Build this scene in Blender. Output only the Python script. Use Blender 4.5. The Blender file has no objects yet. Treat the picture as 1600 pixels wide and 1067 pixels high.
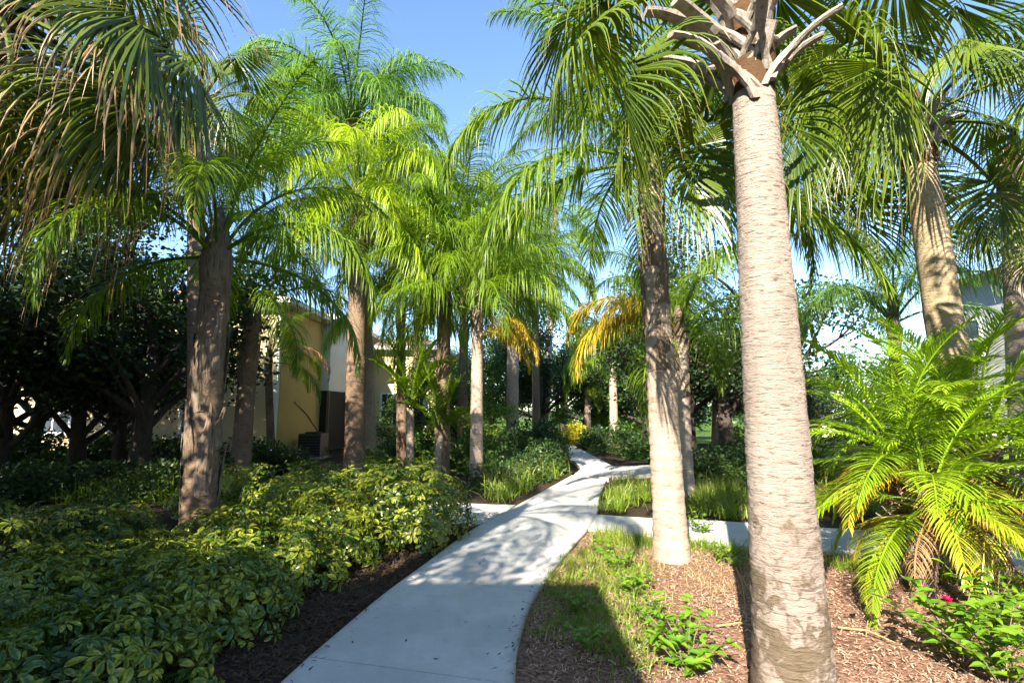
import bpy, math, random
import numpy as np
from mathutils import Vector, Matrix, noise as mnoise

# ------------------------------------------------------------------ camera, sky, sun, exposure
scene = bpy.context.scene
COL = scene.collection
R = math.radians
PITCH = R(7.6); CAMZ = 1.6; FPX = 800.0
cam_d = bpy.data.cameras.new('camera'); cam = bpy.data.objects.new('camera', cam_d); COL.objects.link(cam)
cam.location = (0, 0, CAMZ); cam.rotation_euler = (R(90) + PITCH, 0, 0)
cam_d.lens = 18.0; cam_d.sensor_width = 36.0; cam_d.clip_start = 0.05; cam_d.clip_end = 2000
scene.camera = cam

SUN_EL = R(31); SUN_AZ = R(20)          # the sun stands behind the camera, a little to its left
w = bpy.data.worlds.new('World'); scene.world = w; w.use_nodes = True
nt = w.node_tree; nt.nodes.clear()
sky = nt.nodes.new('ShaderNodeTexSky'); sky.sky_type = 'NISHITA'; sky.sun_disc = False
sky.sun_elevation = SUN_EL; sky.sun_rotation = R(180) + SUN_AZ
sky.air_density = 1.0; sky.dust_density = 0.2; sky.ozone_density = 4.0; sky.altitude = 0
bg = nt.nodes.new('ShaderNodeBackground'); bg.inputs['Strength'].default_value = 0.11
out = nt.nodes.new('ShaderNodeOutputWorld')
nt.links.new(sky.outputs[0], bg.inputs[0]); nt.links.new(bg.outputs[0], out.inputs[0])
sun_d = bpy.data.lights.new('sun', 'SUN'); sun = bpy.data.objects.new('sun', sun_d); COL.objects.link(sun)
sun_d.energy = 5.0; sun_d.angle = R(0.5); sun_d.color = (1.0, 0.91, 0.76)
sdir = Vector((-math.sin(SUN_AZ) * math.cos(SUN_EL), -math.cos(SUN_AZ) * math.cos(SUN_EL), math.sin(SUN_EL)))
sun.rotation_euler = sdir.to_track_quat('Z', 'Y').to_euler(); sun.location = (-5, -15, 20)
vs = scene.view_settings
vs.view_transform = 'Standard'; vs.look = 'None'; vs.gamma = 1.0; vs.use_curve_mapping = False; vs.exposure = 1.9
scene.cycles.max_bounces = 3; scene.cycles.diffuse_bounces = 2; scene.cycles.glossy_bounces = 1
scene.cycles.transmission_bounces = 2; scene.cycles.transparent_max_bounces = 2
scene.cycles.use_adaptive_sampling = True; scene.cycles.adaptive_threshold = 0.03
scene.cycles.use_denoising = True; scene.cycles.use_light_tree = False

def ray(u, v):
    a = (u - 800) / FPX; b = (533.5 - v) / FPX
    return Vector((a, math.cos(PITCH) - b * math.sin(PITCH), math.sin(PITCH) + b * math.cos(PITCH)))
def G(u, v, z=0.0):                      # ground point
    d = ray(u, v); t = (z - CAMZ) / d.z
    return Vector((d.x * t, d.y * t, z))
def A(u, v, y):                          # point at world depth y
    d = ray(u, v); t = y / d.y
    return Vector((d.x * t, y, CAMZ + d.z * t))

# ------------------------------------------------------------------ mesh helpers
class MB:
    def __init__(s): s.v = []; s.f = []; s.uv = []
    def quadstrip(s, rows, ts, us):
        """rows: list of lists of points (same length)"""
        n = len(us); b = len(s.v)
        for r in rows: s.v.extend(r)
        for i in range(len(rows) - 1):
            for j in range(n - 1):
                s.f.append((b + i*n + j, b + i*n + j + 1, b + (i+1)*n + j + 1, b + (i+1)*n + j))
                s.uv.extend(((us[j], ts[i]), (us[j+1], ts[i]), (us[j+1], ts[i+1]), (us[j], ts[i+1])))
    def face(s, pts, uvs=None):
        b = len(s.v); s.v.extend(pts); s.f.append(tuple(range(b, b + len(pts))))
        s.uv.extend(uvs if uvs else [(0.5, 0.5)] * len(pts))
    def box(s, x0, x1, y0, y1, z0, z1):
        b = len(s.v)
        s.v.extend([(x0,y0,z0),(x1,y0,z0),(x1,y1,z0),(x0,y1,z0),(x0,y0,z1),(x1,y0,z1),(x1,y1,z1),(x0,y1,z1)])
        for q in ((3,2,1,0),(4,5,6,7),(0,1,5,4),(1,2,6,5),(2,3,7,6),(3,0,4,7)):
            s.f.append(tuple(b + i for i in q)); s.uv.extend([(0,0),(1,0),(1,1),(0,1)])
    def tube(s, pts, rads, n=8, cap=True):
        pts = [Vector(p) for p in pts]; rows = []
        for i, p in enumerate(pts):
            t = (pts[min(i+1, len(pts)-1)] - pts[max(i-1, 0)]).normalized()
            a = t.orthogonal().normalized() if i == 0 else (prev - t * prev.dot(t)).normalized()
            prev = a; c = t.cross(a)
            rows.append([tuple(p + (a*math.cos(k*2*math.pi/n) + c*math.sin(k*2*math.pi/n)) * rads[i]) for k in range(n + 1)])
        s.quadstrip(rows, [i / max(1, len(pts)-1) for i in range(len(pts))], [k / n for k in range(n + 1)])
        if cap:
            s.face(rows[-1][:-1]); s.face(rows[0][:-1][::-1])
    def mesh(s, name, mat, smooth=False):
        me = bpy.data.meshes.new(name); me.from_pydata([tuple(p) for p in s.v], [], s.f)
        uv = me.uv_layers.new(name='UVMap'); uv.data.foreach_set('uv', np.array(s.uv, dtype=np.float32).ravel())
        if mat: me.materials.append(mat)
        if smooth: me.polygons.foreach_set('use_smooth', [True] * len(me.polygons))
        me.update(); return me

def obj(name, me, parent=None, loc=(0,0,0), rot=(0,0,0), sc=1.0):
    o = bpy.data.objects.new(name, me); COL.objects.link(o)
    o.location = loc; o.rotation_euler = rot
    o.scale = (sc, sc, sc) if not isinstance(sc, (tuple, list)) else sc
    if parent: o.parent = parent
    return o
def empty(name, loc, label, cat, group=None):
    o = bpy.data.objects.new(name, None); COL.objects.link(o); o.location = loc; o.empty_display_size = 0.2
    return tag(o, label, cat, group)
def tag(o, label, cat, group=None):
    o['label'] = label; o['category'] = cat
    if group: o['group'] = group
    return o
def struct(name, me, loc=(0,0,0), label=None):
    o = obj(name, me, None, loc); o['kind'] = 'structure'
    if label: o['label'] = label
    return o

# ------------------------------------------------------------------ materials
def newmat(name):
    m = bpy.data.materials.new(name); m.use_nodes = True; t = m.node_tree; t.nodes.clear()
    o = t.nodes.new('ShaderNodeOutputMaterial'); return m, t, o
def N(t, typ, **kw):
    n = t.nodes.new(typ)
    for k, v in kw.items(): setattr(n, k, v)
    return n
def mixc(t, fac, a, b, mode='MIX'):
    n = N(t, 'ShaderNodeMix', data_type='RGBA', blend_type=mode)
    for sock, val in ((n.inputs[0], fac), (n.inputs[6], a), (n.inputs[7], b)):
        if hasattr(val, 'is_linked') or hasattr(val, 'links'): t.links.new(val, sock)
        elif isinstance(val, (int, float)): sock.default_value = val
        else: sock.default_value = (*val[:3], 1)
    return n.outputs[2]
def math_(t, op, a, b=None, c=None):
    n = N(t, 'ShaderNodeMath', operation=op)
    for i, val in enumerate((a, b, c)):
        if val is None: continue
        if isinstance(val, (int, float)): n.inputs[i].default_value = val
        else: t.links.new(val, n.inputs[i])
    return n.outputs[0]
def ramp(t, fac, stops):
    n = N(t, 'ShaderNodeValToRGB'); e = n.color_ramp.elements
    while len(e) < len(stops): e.new(0.5)
    for i, (p, c) in enumerate(stops):
        e[i].position = p; e[i].color = (*c[:3], 1) if not isinstance(c, (int, float)) else (c, c, c, 1)
    t.links.new(fac, n.inputs[0]); return n.outputs[0]
def noise(t, vec, scale, detail=4, rough=0.55, out=0):
    n = N(t, 'ShaderNodeTexNoise'); n.inputs['Scale'].default_value = scale
    n.inputs['Detail'].default_value = detail; n.inputs['Roughness'].default_value = rough
    if vec: t.links.new(vec, n.inputs['Vector'])
    return n.outputs[out]
def mapping(t, vec, sc=(1,1,1), loc=(0,0,0)):
    n = N(t, 'ShaderNodeMapping'); n.inputs['Scale'].default_value = sc; n.inputs['Location'].default_value = loc
    t.links.new(vec, n.inputs['Vector']); return n.outputs[0]
def bump(t, h, strength, dist):
    n = N(t, 'ShaderNodeBump'); n.inputs['Strength'].default_value = strength; n.inputs['Distance'].default_value = dist
    t.links.new(h, n.inputs['Height']); return n.outputs[0]

def leaf_mat(name, c1, c2, tip=None, tip_at=0.8, edge=None, transl=0.35, rough=0.42, spec=0.45, nscale=2.5, tcol=(1.25, 1.3, 0.5), island=False):
    m, t, o = newmat(name)
    tc = N(t, 'ShaderNodeTexCoord'); oi = N(t, 'ShaderNodeObjectInfo')
    uvs = N(t, 'ShaderNodeSeparateXYZ'); t.links.new(tc.outputs['UV'], uvs.inputs[0])
    nz = noise(t, tc.outputs['Object'], nscale, 1)
    rn = N(t, 'ShaderNodeNewGeometry').outputs['Random Per Island'] if island else oi.outputs['Random']
    f = math_(t, 'ADD', math_(t, 'MULTIPLY', rn, 0.75 if island else 0.55), math_(t, 'MULTIPLY_ADD', nz, 1.3, -0.52 if island else -0.42))
    n = N(t, 'ShaderNodeClamp'); t.links.new(f, n.inputs[0])
    col = mixc(t, n.outputs[0], c1, c2)
    if edge:                                   # variegation: margins pale, midrib green, blotchy
        nb = noise(t, tc.outputs['Object'], 30, 1)
        d = math_(t, 'ABSOLUTE', math_(t, 'SUBTRACT', uvs.outputs[0], 0.5))
        e = math_(t, 'ADD', math_(t, 'MULTIPLY', d, 0.9), math_(t, 'MULTIPLY_ADD', nb, 1.9, -0.85))
        e = math_(t, 'ADD', e, math_(t, 'MULTIPLY_ADD', oi.outputs['Random'], 0.7, -0.30))
        col = mixc(t, ramp(t, e, [(0.1, 0.0), (0.9, 0.85)]), col, edge)
    if tip:
        tn = noise(t, tc.outputs['Object'], 6, 1)
        tt = math_(t, 'ADD', uvs.outputs[1], math_(t, 'MULTIPLY_ADD', tn, 0.5, -0.25))
        col = mixc(t, ramp(t, tt, [(max(0, tip_at - 0.08), 0.0), (min(1, tip_at + 0.1), 1.0)]), col, tip)
    p = N(t, 'ShaderNodeBsdfPrincipled'); t.links.new(col, p.inputs['Base Color'])
    p.inputs['Roughness'].default_value = rough; p.inputs['Specular IOR Level'].default_value = spec
    tr = N(t, 'ShaderNodeBsdfTranslucent'); t.links.new(mixc(t, 1.0, col, tcol, 'MULTIPLY'), tr.inputs[0])
    mx = N(t, 'ShaderNodeMixShader'); mx.inputs[0].default_value = transl
    t.links.new(p.outputs[0], mx.inputs[1]); t.links.new(tr.outputs[0], mx.inputs[2]); t.links.new(mx.outputs[0], o.inputs[0])
    return m

def bark_mat(name, c1, c2, crack, zs=14, xy=3, stain=None, stain_z=0.0, bstr=0.6, fine=60, crack_at=(0.30, 0.48), vert=False, blocks=False):
    m, t, o = newmat(name)
    tc = N(t, 'ShaderNodeTexCoord'); ob = tc.outputs['Object']
    base = mixc(t, ramp(t, noise(t, mapping(t, ob, (2.2, 2.2, 0.9)), 1.6, 5), [(0.32, 0.0), (0.68, 1.0)]), c1, c2)
    sc = (xy, xy, zs) if not vert else (zs, zs, xy)
    cr = noise(t, mapping(t, ob, sc), 3.0, 7, 0.68)
    col = mixc(t, ramp(t, cr, [(crack_at[0], 1.0), (crack_at[1], 0.0)]), base, crack)
    fn = noise(t, mapping(t, ob, (1, 1, 2.5) if not vert else (2.5, 2.5, 0.5)), fine, 4)
    col = mixc(t, math_(t, 'MULTIPLY_ADD', fn, 0.5, -0.02), col, tuple(0.55 * x for x in c1), 'MIX')
    if stain:                                 # algae and dirt wear near the foot, blotchy with its own outline
        sx = N(t, 'ShaderNodeSeparateXYZ'); t.links.new(ob, sx.inputs[0])
        hz = math_(t, 'MULTIPLY_ADD', sx.outputs[2], -0.75 / max(stain_z, 0.1), 0.72)
        nz = noise(t, mapping(t, ob, (1, 1, 0.8)), 7.0, 6, 0.62)
        k = math_(t, 'ADD', hz, math_(t, 'MULTIPLY_ADD', nz, 1.5, -0.75))
        if blocks:                            # old leaf scars break the foot of the stem into flaking blocks
            wob = mixc(t, 0.25, ob, noise(t, ob, 5, 3, out=1))
            vo = N(t, 'ShaderNodeTexVoronoi', feature='DISTANCE_TO_EDGE'); vo.inputs['Scale'].default_value = 1.0
            t.links.new(mapping(t, wob, (9, 9, 15)), vo.inputs['Vector'])
            vc = N(t, 'ShaderNodeTexVoronoi'); vc.inputs['Scale'].default_value = 1.0; t.links.new(mapping(t, wob, (9, 9, 15)), vc.inputs['Vector'])
            low = ramp(t, math_(t, 'ADD', hz, math_(t, 'MULTIPLY_ADD', nz, 0.8, -0.4)), [(0.05, 0.0), (0.45, 1.0)])
            ed = math_(t, 'MULTIPLY', ramp(t, vo.outputs['Distance'], [(0.0, 0.8), (0.10, 0.0)]), low)
            sp = N(t, 'ShaderNodeSeparateColor'); t.links.new(vc.outputs['Color'], sp.inputs[0])
            k = math_(t, 'ADD', k, math_(t, 'MULTIPLY_ADD', sp.outputs[0], 0.5, -0.25))
            col = mixc(t, ed, col, crack)
        col = mixc(t, ramp(t, k, [(0.38, 0.0), (0.58, 0.85)]), col, stain)
    p = N(t, 'ShaderNodeBsdfPrincipled'); t.links.new(col, p.inputs['Base Color'])
    p.inputs['Roughness'].default_value = 0.9; p.inputs['Specular IOR Level'].default_value = 0.15
    h = math_(t, 'ADD', cr, math_(t, 'MULTIPLY', fn, 0.35))
    t.links.new(bump(t, h, bstr, 0.03), p.inputs['Normal']); t.links.new(p.outputs[0], o.inputs[0])
    return m

def plain_mat(name, c, rough=0.6, var=0.12, nscale=3.0, bstr=0.0, bscale=60, spec=0.3, metal=0.0):
    m, t, o = newmat(name)
    tc = N(t, 'ShaderNodeTexCoord'); ob = tc.outputs['Object']
    nz = noise(t, ob, nscale, 5)
    col = mixc(t, nz, tuple(x * (1 - var) for x in c), tuple(min(1, x * (1 + var)) for x in c))
    p = N(t, 'ShaderNodeBsdfPrincipled'); t.links.new(col, p.inputs['Base Color'])
    p.inputs['Roughness'].default_value = rough; p.inputs['Specular IOR Level'].default_value = spec
    p.inputs['Metallic'].default_value = metal
    if bstr: t.links.new(bump(t, noise(t, ob, bscale, 4), bstr, 0.01), p.inputs['Normal'])
    t.links.new(p.outputs[0], o.inputs[0]); return m

def concrete_mat():
    m, t, o = newmat('path_concrete')
    tc = N(t, 'ShaderNodeTexCoord'); ob = tc.outputs['Object']
    a = noise(t, ob, 1.1, 6, 0.6); b = noise(t, ob, 9, 5, 0.6); c = noise(t, ob, 160, 3, 0.7)
    col = mixc(t, ramp(t, a, [(0.3, 0.0), (0.7, 1.0)]), (0.52, 0.51, 0.485), (0.60, 0.59, 0.565))
    col = mixc(t, ramp(t, b, [(0.28, 0.35), (0.5, 0.0)]), col, (0.36, 0.345, 0.31))
    col = mixc(t, ramp(t, c, [(0.30, 0.45), (0.45, 0.0)]), col, (0.30, 0.29, 0.27))
    ux = N(t, 'ShaderNodeSeparateXYZ'); t.links.new(tc.outputs['UV'], ux.inputs[0])     # soil washed over the slab edges, blotchy stains
    ed = math_(t, 'MULTIPLY', math_(t, 'ABSOLUTE', math_(t, 'SUBTRACT', ux.outputs[0], 0.5)), 5.0)
    ed = math_(t, 'ADD', math_(t, 'POWER', ed, 9.0), math_(t, 'MULTIPLY_ADD', b, 1.6, -1.05))
    col = mixc(t, ramp(t, ed, [(0.25, 0.0), (0.95, 0.6)]), col, (0.20, 0.165, 0.125))
    st = noise(t, ob, 0.55, 7, 0.7)
    col = mixc(t, ramp(t, st, [(0.44, 0.28), (0.58, 0.0)]), col, (0.30, 0.29, 0.27))
    p = N(t, 'ShaderNodeBsdfPrincipled'); t.links.new(col, p.inputs['Base Color'])
    p.inputs['Roughness'].default_value = 0.85; p.inputs['Specular IOR Level'].default_value = 0.25
    t.links.new(bump(t, math_(t, 'ADD', c, math_(t, 'MULTIPLY', b, 0.6)), 0.25, 0.004), p.inputs['Normal'])
    t.links.new(p.outputs[0], o.inputs[0]); return m

def ground_mat(name, c1, c2, c3, s1=2.0, s2=30.0, bstr=0.8):
    m, t, o = newmat(name)
    tc = N(t, 'ShaderNodeTexCoord'); ob = tc.outputs['Object']
    a = noise(t, ob, s1, 6, 0.6); b = noise(t, ob, s2, 5, 0.7)
    col = mixc(t, ramp(t, a, [(0.35, 0.0), (0.65, 1.0)]), c1, c2)
    col = mixc(t, ramp(t, b, [(0.38, 1.0), (0.56, 0.0)]), col, c3)
    p = N(t, 'ShaderNodeBsdfPrincipled'); t.links.new(col, p.inputs['Base Color'])
    p.inputs['Roughness'].default_value = 0.95; p.inputs['Specular IOR Level'].default_value = 0.1
    t.links.new(bump(t, b, bstr, 0.03), p.inputs['Normal']); t.links.new(p.outputs[0], o.inputs[0]); return m

M = {}
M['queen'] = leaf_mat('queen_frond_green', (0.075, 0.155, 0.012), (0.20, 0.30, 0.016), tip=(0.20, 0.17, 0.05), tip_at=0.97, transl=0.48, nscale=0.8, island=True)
M['queen_yellow'] = leaf_mat('queen_frond_yellow_green', (0.20, 0.33, 0.012), (0.34, 0.43, 0.016), tip=(0.30, 0.25, 0.06), tip_at=0.95, transl=0.42, nscale=0.8, island=True)  # own yellower tone plus sunlit glow put into the leaf colour
M['queen_blue'] = leaf_mat('queen_frond_blue_green', (0.08, 0.18, 0.034), (0.17, 0.29, 0.04), transl=0.4, nscale=0.8, tcol=(1.1, 1.3, 0.7), island=True)  # bluish blend of the sky put into the leaf colour
M['queen_gold'] = leaf_mat('queen_frond_dying_gold', (0.36, 0.33, 0.015), (0.54, 0.38, 0.018), tip=(0.36, 0.18, 0.03), tip_at=0.85, transl=0.4, nscale=1.5, tcol=(1.2, 1.0, 0.4))
M['dead'] = leaf_mat('dead_frond_brown', (0.24, 0.13, 0.06), (0.36, 0.22, 0.11), transl=0.15, rough=0.8, spec=0.1, tcol=(1.1, 0.9, 0.6))
M['sabal'] = leaf_mat('sabal_leaf_green', (0.05, 0.10, 0.014), (0.165, 0.225, 0.018), tip=(0.34, 0.24, 0.09), tip_at=0.95, transl=0.33, rough=0.36, nscale=1.2)
M['sabal_brown'] = leaf_mat('sabal_leaf_brown_tips', (0.035, 0.075, 0.012), (0.15, 0.18, 0.016), tip=(0.36, 0.23, 0.12), tip_at=0.66, transl=0.3, rough=0.42, nscale=2.0, island=True)
M['pygmy'] = leaf_mat('date_palm_leaf', (0.17, 0.31, 0.014), (0.29, 0.42, 0.018), tip=(0.45, 0.36, 0.05), tip_at=0.97, transl=0.33, rough=0.3, spec=0.55, nscale=1.5)
M['pygmy_old'] = leaf_mat('date_palm_old_leaf', (0.26, 0.33, 0.02), (0.40, 0.40, 0.03), tip=(0.50, 0.28, 0.03), tip_at=0.8, transl=0.33, rough=0.35, nscale=1.5)
M['rachis'] = plain_mat('frond_midrib', (0.24, 0.27, 0.08), 0.5, 0.25)
M['schef'] = leaf_mat('umbrella_leaf_variegated', (0.022, 0.075, 0.014), (0.06, 0.13, 0.016), edge=(0.44, 0.44, 0.035), transl=0.28, rough=0.28, spec=0.55, nscale=9)
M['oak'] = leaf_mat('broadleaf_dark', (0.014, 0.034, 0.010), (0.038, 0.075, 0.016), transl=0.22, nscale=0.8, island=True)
M['oak_mid'] = leaf_mat('broadleaf_mid', (0.04, 0.10, 0.02), (0.09, 0.17, 0.03), transl=0.35, nscale=0.8, island=True)
M['bright'] = leaf_mat('broadleaf_bright', (0.12, 0.22, 0.02), (0.22, 0.30, 0.03), transl=0.35, nscale=1.2, island=True)
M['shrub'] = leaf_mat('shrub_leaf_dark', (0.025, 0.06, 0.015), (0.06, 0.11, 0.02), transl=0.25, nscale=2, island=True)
M['gold_shrub'] = leaf_mat('shrub_leaf_yellow', (0.35, 0.36, 0.03), (0.48, 0.42, 0.03), transl=0.35, nscale=3, island=True)
M['rose'] = leaf_mat('rose_leaf', (0.08, 0.20, 0.016), (0.19, 0.32, 0.02), transl=0.3, rough=0.3, spec=0.5, nscale=8, island=True)
M['petal'] = leaf_mat('rose_petal', (0.55, 0.005, 0.06), (0.65, 0.01, 0.10), transl=0.3, rough=0.5, nscale=8, tcol=(1.1, 0.8, 0.8))
M['grass'] = leaf_mat('grass_blade', (0.10, 0.19, 0.018), (0.26, 0.33, 0.035), tip=(0.34, 0.28, 0.10), tip_at=0.85, transl=0.35, nscale=2.2, island=True)
M['straw'] = leaf_mat('dry_grass_blade', (0.34, 0.26, 0.12), (0.45, 0.36, 0.17), transl=0.25, rough=0.7, nscale=3, tcol=(1.1, 1.0, 0.7), island=True)
M['sabal_bark'] = bark_mat('sabal_bark', (0.335, 0.27, 0.225), (0.45, 0.375, 0.315), (0.11, 0.08, 0.06), zs=22, xy=4.0, stain=(0.125, 0.095, 0.058), stain_z=1.5, bstr=0.9, crack_at=(0.35, 0.46), blocks=True)
M['sabal_bark_far'] = bark_mat('sabal_bark_brown', (0.36, 0.28, 0.17), (0.48, 0.38, 0.24), (0.15, 0.11, 0.07), zs=12, xy=2.2, bstr=0.6)
M['queen_bark'] = bark_mat('queen_bark', (0.36, 0.28, 0.22), (0.50, 0.40, 0.32), (0.16, 0.11, 0.075), zs=10, xy=2.5, bstr=0.6)
M['queen_bark_dark'] = bark_mat('queen_bark_brown', (0.17, 0.115, 0.075), (0.29, 0.205, 0.14), (0.075, 0.05, 0.034), zs=9, xy=3.5, bstr=0.7)
M['boot'] = bark_mat('leaf_base_grey', (0.27, 0.235, 0.195), (0.42, 0.37, 0.31), (0.10, 0.07, 0.045), zs=9, xy=1.2, bstr=0.4, vert=True)
M['sheath'] = bark_mat('leaf_sheath_fibrous', (0.17, 0.12, 0.08), (0.33, 0.26, 0.20), (0.07, 0.045, 0.028), zs=14, xy=1.2, bstr=0.7, vert=True, crack_at=(0.34, 0.52))
M['fibre'] = plain_mat('crown_fibre', (0.085, 0.05, 0.026), 0.9, 0.35, 30, 0.8, 80, 0.05)
M['oak_bark'] = bark_mat('oak_bark', (0.055, 0.044, 0.034), (0.095, 0.077, 0.06), (0.025, 0.02, 0.015), zs=7, xy=2.0, bstr=0.9, vert=True)
M['twig'] = plain_mat('twig_bark', (0.16, 0.12, 0.08), 0.9, 0.3)
M['concrete'] = concrete_mat()
M['ground'] = ground_mat('earth_dark', (0.055, 0.040, 0.028), (0.085, 0.062, 0.042), (0.025, 0.019, 0.014), 0.8, 28)
M['mulch'] = ground_mat('mulch_reddish', (0.28, 0.155, 0.105), (0.39, 0.24, 0.165), (0.12, 0.06, 0.04), 1.4, 34, 1.0)
M['lawn'] = ground_mat('lawn_grass', (0.07, 0.13, 0.02), (0.12, 0.19, 0.03), (0.04, 0.08, 0.015), 1.0, 22)
M['chip'] = leaf_mat('mulch_chip', (0.23, 0.125, 0.082), (0.58, 0.42, 0.31), transl=0.0, rough=0.95, spec=0.05, nscale=7, island=True)
M['chip_dark'] = leaf_mat('mulch_chip_dark', (0.05, 0.033, 0.022), (0.11, 0.07, 0.045), transl=0.0, rough=0.95, spec=0.05, nscale=7, island=True)
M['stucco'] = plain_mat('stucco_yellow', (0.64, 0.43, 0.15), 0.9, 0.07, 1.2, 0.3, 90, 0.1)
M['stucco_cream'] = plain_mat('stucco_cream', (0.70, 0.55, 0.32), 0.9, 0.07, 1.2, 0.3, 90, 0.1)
M['stucco_white'] = plain_mat('stucco_white', (0.74, 0.72, 0.66), 0.9, 0.05, 1.2, 0.3, 90, 0.1)
M['stucco_grey'] = plain_mat('stucco_grey', (0.38, 0.39, 0.39), 0.9, 0.06, 1.2, 0.3, 90, 0.1)
M['stucco_dark'] = plain_mat('stucco_brown', (0.16, 0.13, 0.10), 0.9, 0.08, 1.2, 0.3, 90, 0.1)
M['trim'] = plain_mat('trim_white', (0.78, 0.77, 0.74), 0.6, 0.04)
M['glass'] = plain_mat('window_glass', (0.04, 0.055, 0.07), 0.05, 0.1, 1, spec=0.9)
M['screen'] = plain_mat('porch_screen', (0.02, 0.02, 0.02), 0.8, 0.1)
M['metal'] = plain_mat('cabinet_metal', (0.06, 0.065, 0.06), 0.55, 0.1)

def roof_mat():
    m, t, o = newmat('roof_tiles')
    tc = N(t, 'ShaderNodeTexCoord'); ob = tc.outputs['Object']
    wv = N(t, 'ShaderNodeTexWave', wave_type='BANDS', bands_direction='X'); wv.inputs['Scale'].default_value = 1.6; wv.inputs['Distortion'].default_value = 0.3
    t.links.new(ob, wv.inputs['Vector'])
    col = mixc(t, noise(t, ob, 2.5, 5), (0.36, 0.19, 0.135), (0.50, 0.31, 0.24))
    p = N(t, 'ShaderNodeBsdfPrincipled'); t.links.new(col, p.inputs['Base Color']); p.inputs['Roughness'].default_value = 0.85
    t.links.new(bump(t, wv.outputs[1], 0.8, 0.08), p.inputs['Normal']); t.links.new(p.outputs[0], o.inputs[0]); return m
M['roof'] = roof_mat()

# ------------------------------------------------------------------ setting: ground, lawn, mulch, paths
def sheet(name, mat, pts, z, thick=None):
    mb = MB(); mb.face([(p[0], p[1], z) for p in pts]); me = mb.mesh(name, mat); return me
struct('ground', sheet('ground', M['ground'], [(-600,-600),(600,-600),(600,900),(-600,900)], -0.06), label='dark earth under the trees')

def relief(name, mat, x0, x1, y0, y1, step, amp, z0, keep):
    mb = MB(); nx = int((x1-x0)/step)+1; ny = int((y1-y0)/step)+1; idx = {}
    for j in range(ny):
        for i in range(nx):
            x = x0+i*step; y = y0+j*step
            if keep(x, y):
                z = z0 + amp*(mnoise.noise(Vector((x*0.9, y*0.9, 3))) + 0.6*mnoise.noise(Vector((x*4, y*4, 7))) + 0.35*mnoise.noise(Vector((x*13, y*13, 1))))
                idx[i,j] = len(mb.v); mb.v.append((x, y, z))
    for j in range(ny-1):
        for i in range(nx-1):
            k = [(i,j),(i+1,j),(i+1,j+1),(i,j+1)]
            if all(q in idx for q in k):
                mb.f.append(tuple(idx[q] for q in k)); mb.uv.extend([(0,0),(1,0),(1,1),(0,1)])
    return struct(name, mb.mesh(name, mat, True))

def smooth(pts, n=6):
    """Catmull-Rom through ground points"""
    P = [Vector(p) for p in pts]; P = [2*P[0]-P[1]] + P + [2*P[-1]-P[-2]]; o = []
    for i in range(1, len(P)-2):
        for k in range(n):
            t = k/n; a,b,c,d = P[i-1],P[i],P[i+1],P[i+2]
            o.append(0.5*((2*b)+(c-a)*t+(2*a-5*b+4*c-d)*t*t+(3*b-a-3*c+d)*t**3))
    o.append(P[-2]); return o
def ribbon(name, left, right, z=0.03, thick=0.12, n=40, label=''):
    """slab between two edge lines, with a rounded arris"""
    def res(l):
        l = smooth(l, 8); d = [0]
        for i in range(1, len(l)): d.append(d[-1]+(l[i]-l[i-1]).length)
        o = []
        for k in range(n+1):
            s = d[-1]*k/n; i = min(max(np.searchsorted(d, s)-1, 0), len(l)-2)
            f = (s-d[i])/max(1e-6, d[i+1]-d[i]); o.append(l[i].lerp(l[i+1], f))
        return o
    L, Rr = res(left), res(right)
    path = bpy.data.objects.new('path', None); COL.objects.link(path); path['kind'] = 'structure'; path['label'] = label
    length = sum((L[i+1]-L[i]).length + (Rr[i+1]-Rr[i]).length for i in range(n))/2
    k = max(1, round(length/1.55)); cuts = [round(n*i/k) for i in range(k+1)]
    for i0, i1 in zip(cuts, cuts[1:]):
        rows = []; A_, B_ = [p.copy() for p in L[i0:i1+1]], [p.copy() for p in Rr[i0:i1+1]]
        for E in (A_, B_):                        # open joints between the slabs
            E[0] += (E[1]-E[0]).normalized()*0.004; E[-1] += (E[-2]-E[-1]).normalized()*0.004
        for a, b in zip(A_, B_):
            c = (b-a).normalized()*0.014
            rows.append([(a.x,a.y,z-thick),(a.x,a.y,z-0.012),(a.x+c.x*0.3,a.y+c.y*0.3,z-0.004),(a.x+c.x,a.y+c.y,z),(b.x-c.x,b.y-c.y,z),(b.x-c.x*0.3,b.y-c.y*0.3,z-0.004),(b.x,b.y,z-0.012),(b.x,b.y,z-thick)])
        mb = MB(); mb.quadstrip(rows, [q/n for q in range(len(rows))], [0,.1,.2,.3,.7,.8,.9,1])
        mb.face(rows[0][::-1]); mb.face(rows[-1]); obj('slab', mb.mesh('slab', M['concrete']), path)
gp = lambda l: [G(u, v) for u, v in l]
nearL = [(-1.55,-1.2,0),(-1.52,1.6,0)] + [tuple(p) for p in gp([(445,1067),(520,1000),(600,932),(662,886),(735,832),(800,796),(858,764),(893,744)])]
nearR = [(0.0,-1.2,0),(0.0,1.6,0)] + [tuple(p) for p in gp([(805,1067),(813,1000),(830,950),(860,902),(893,860),(921,828),(934,800),(938,775),(948,752)])]
ribbon('path', nearL, nearR, 0.035, n=70, label='pale concrete garden path curving into the palms')
c1 = gp([(897,742),(906,733),(896,722),(878,710),(868,700),(862,694)]); c2 = gp([(952,750),(985,742),(960,727),(925,712),(905,701),(893,694)])
c2 = gp([(951,749),(968,737),(948,724),(925,712),(905,701),(893,694)])
ribbon('path_far', c1, c2, 0.030, label='far stretch of the concrete path winding out of sight')
ribbon('path_branch', gp([(958,730),(1020,727),(1075,722)]), gp([(956,746),(1020,742),(1075,738)]), 0.026, label='short concrete branch behind the ringed palm trunk')
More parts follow.
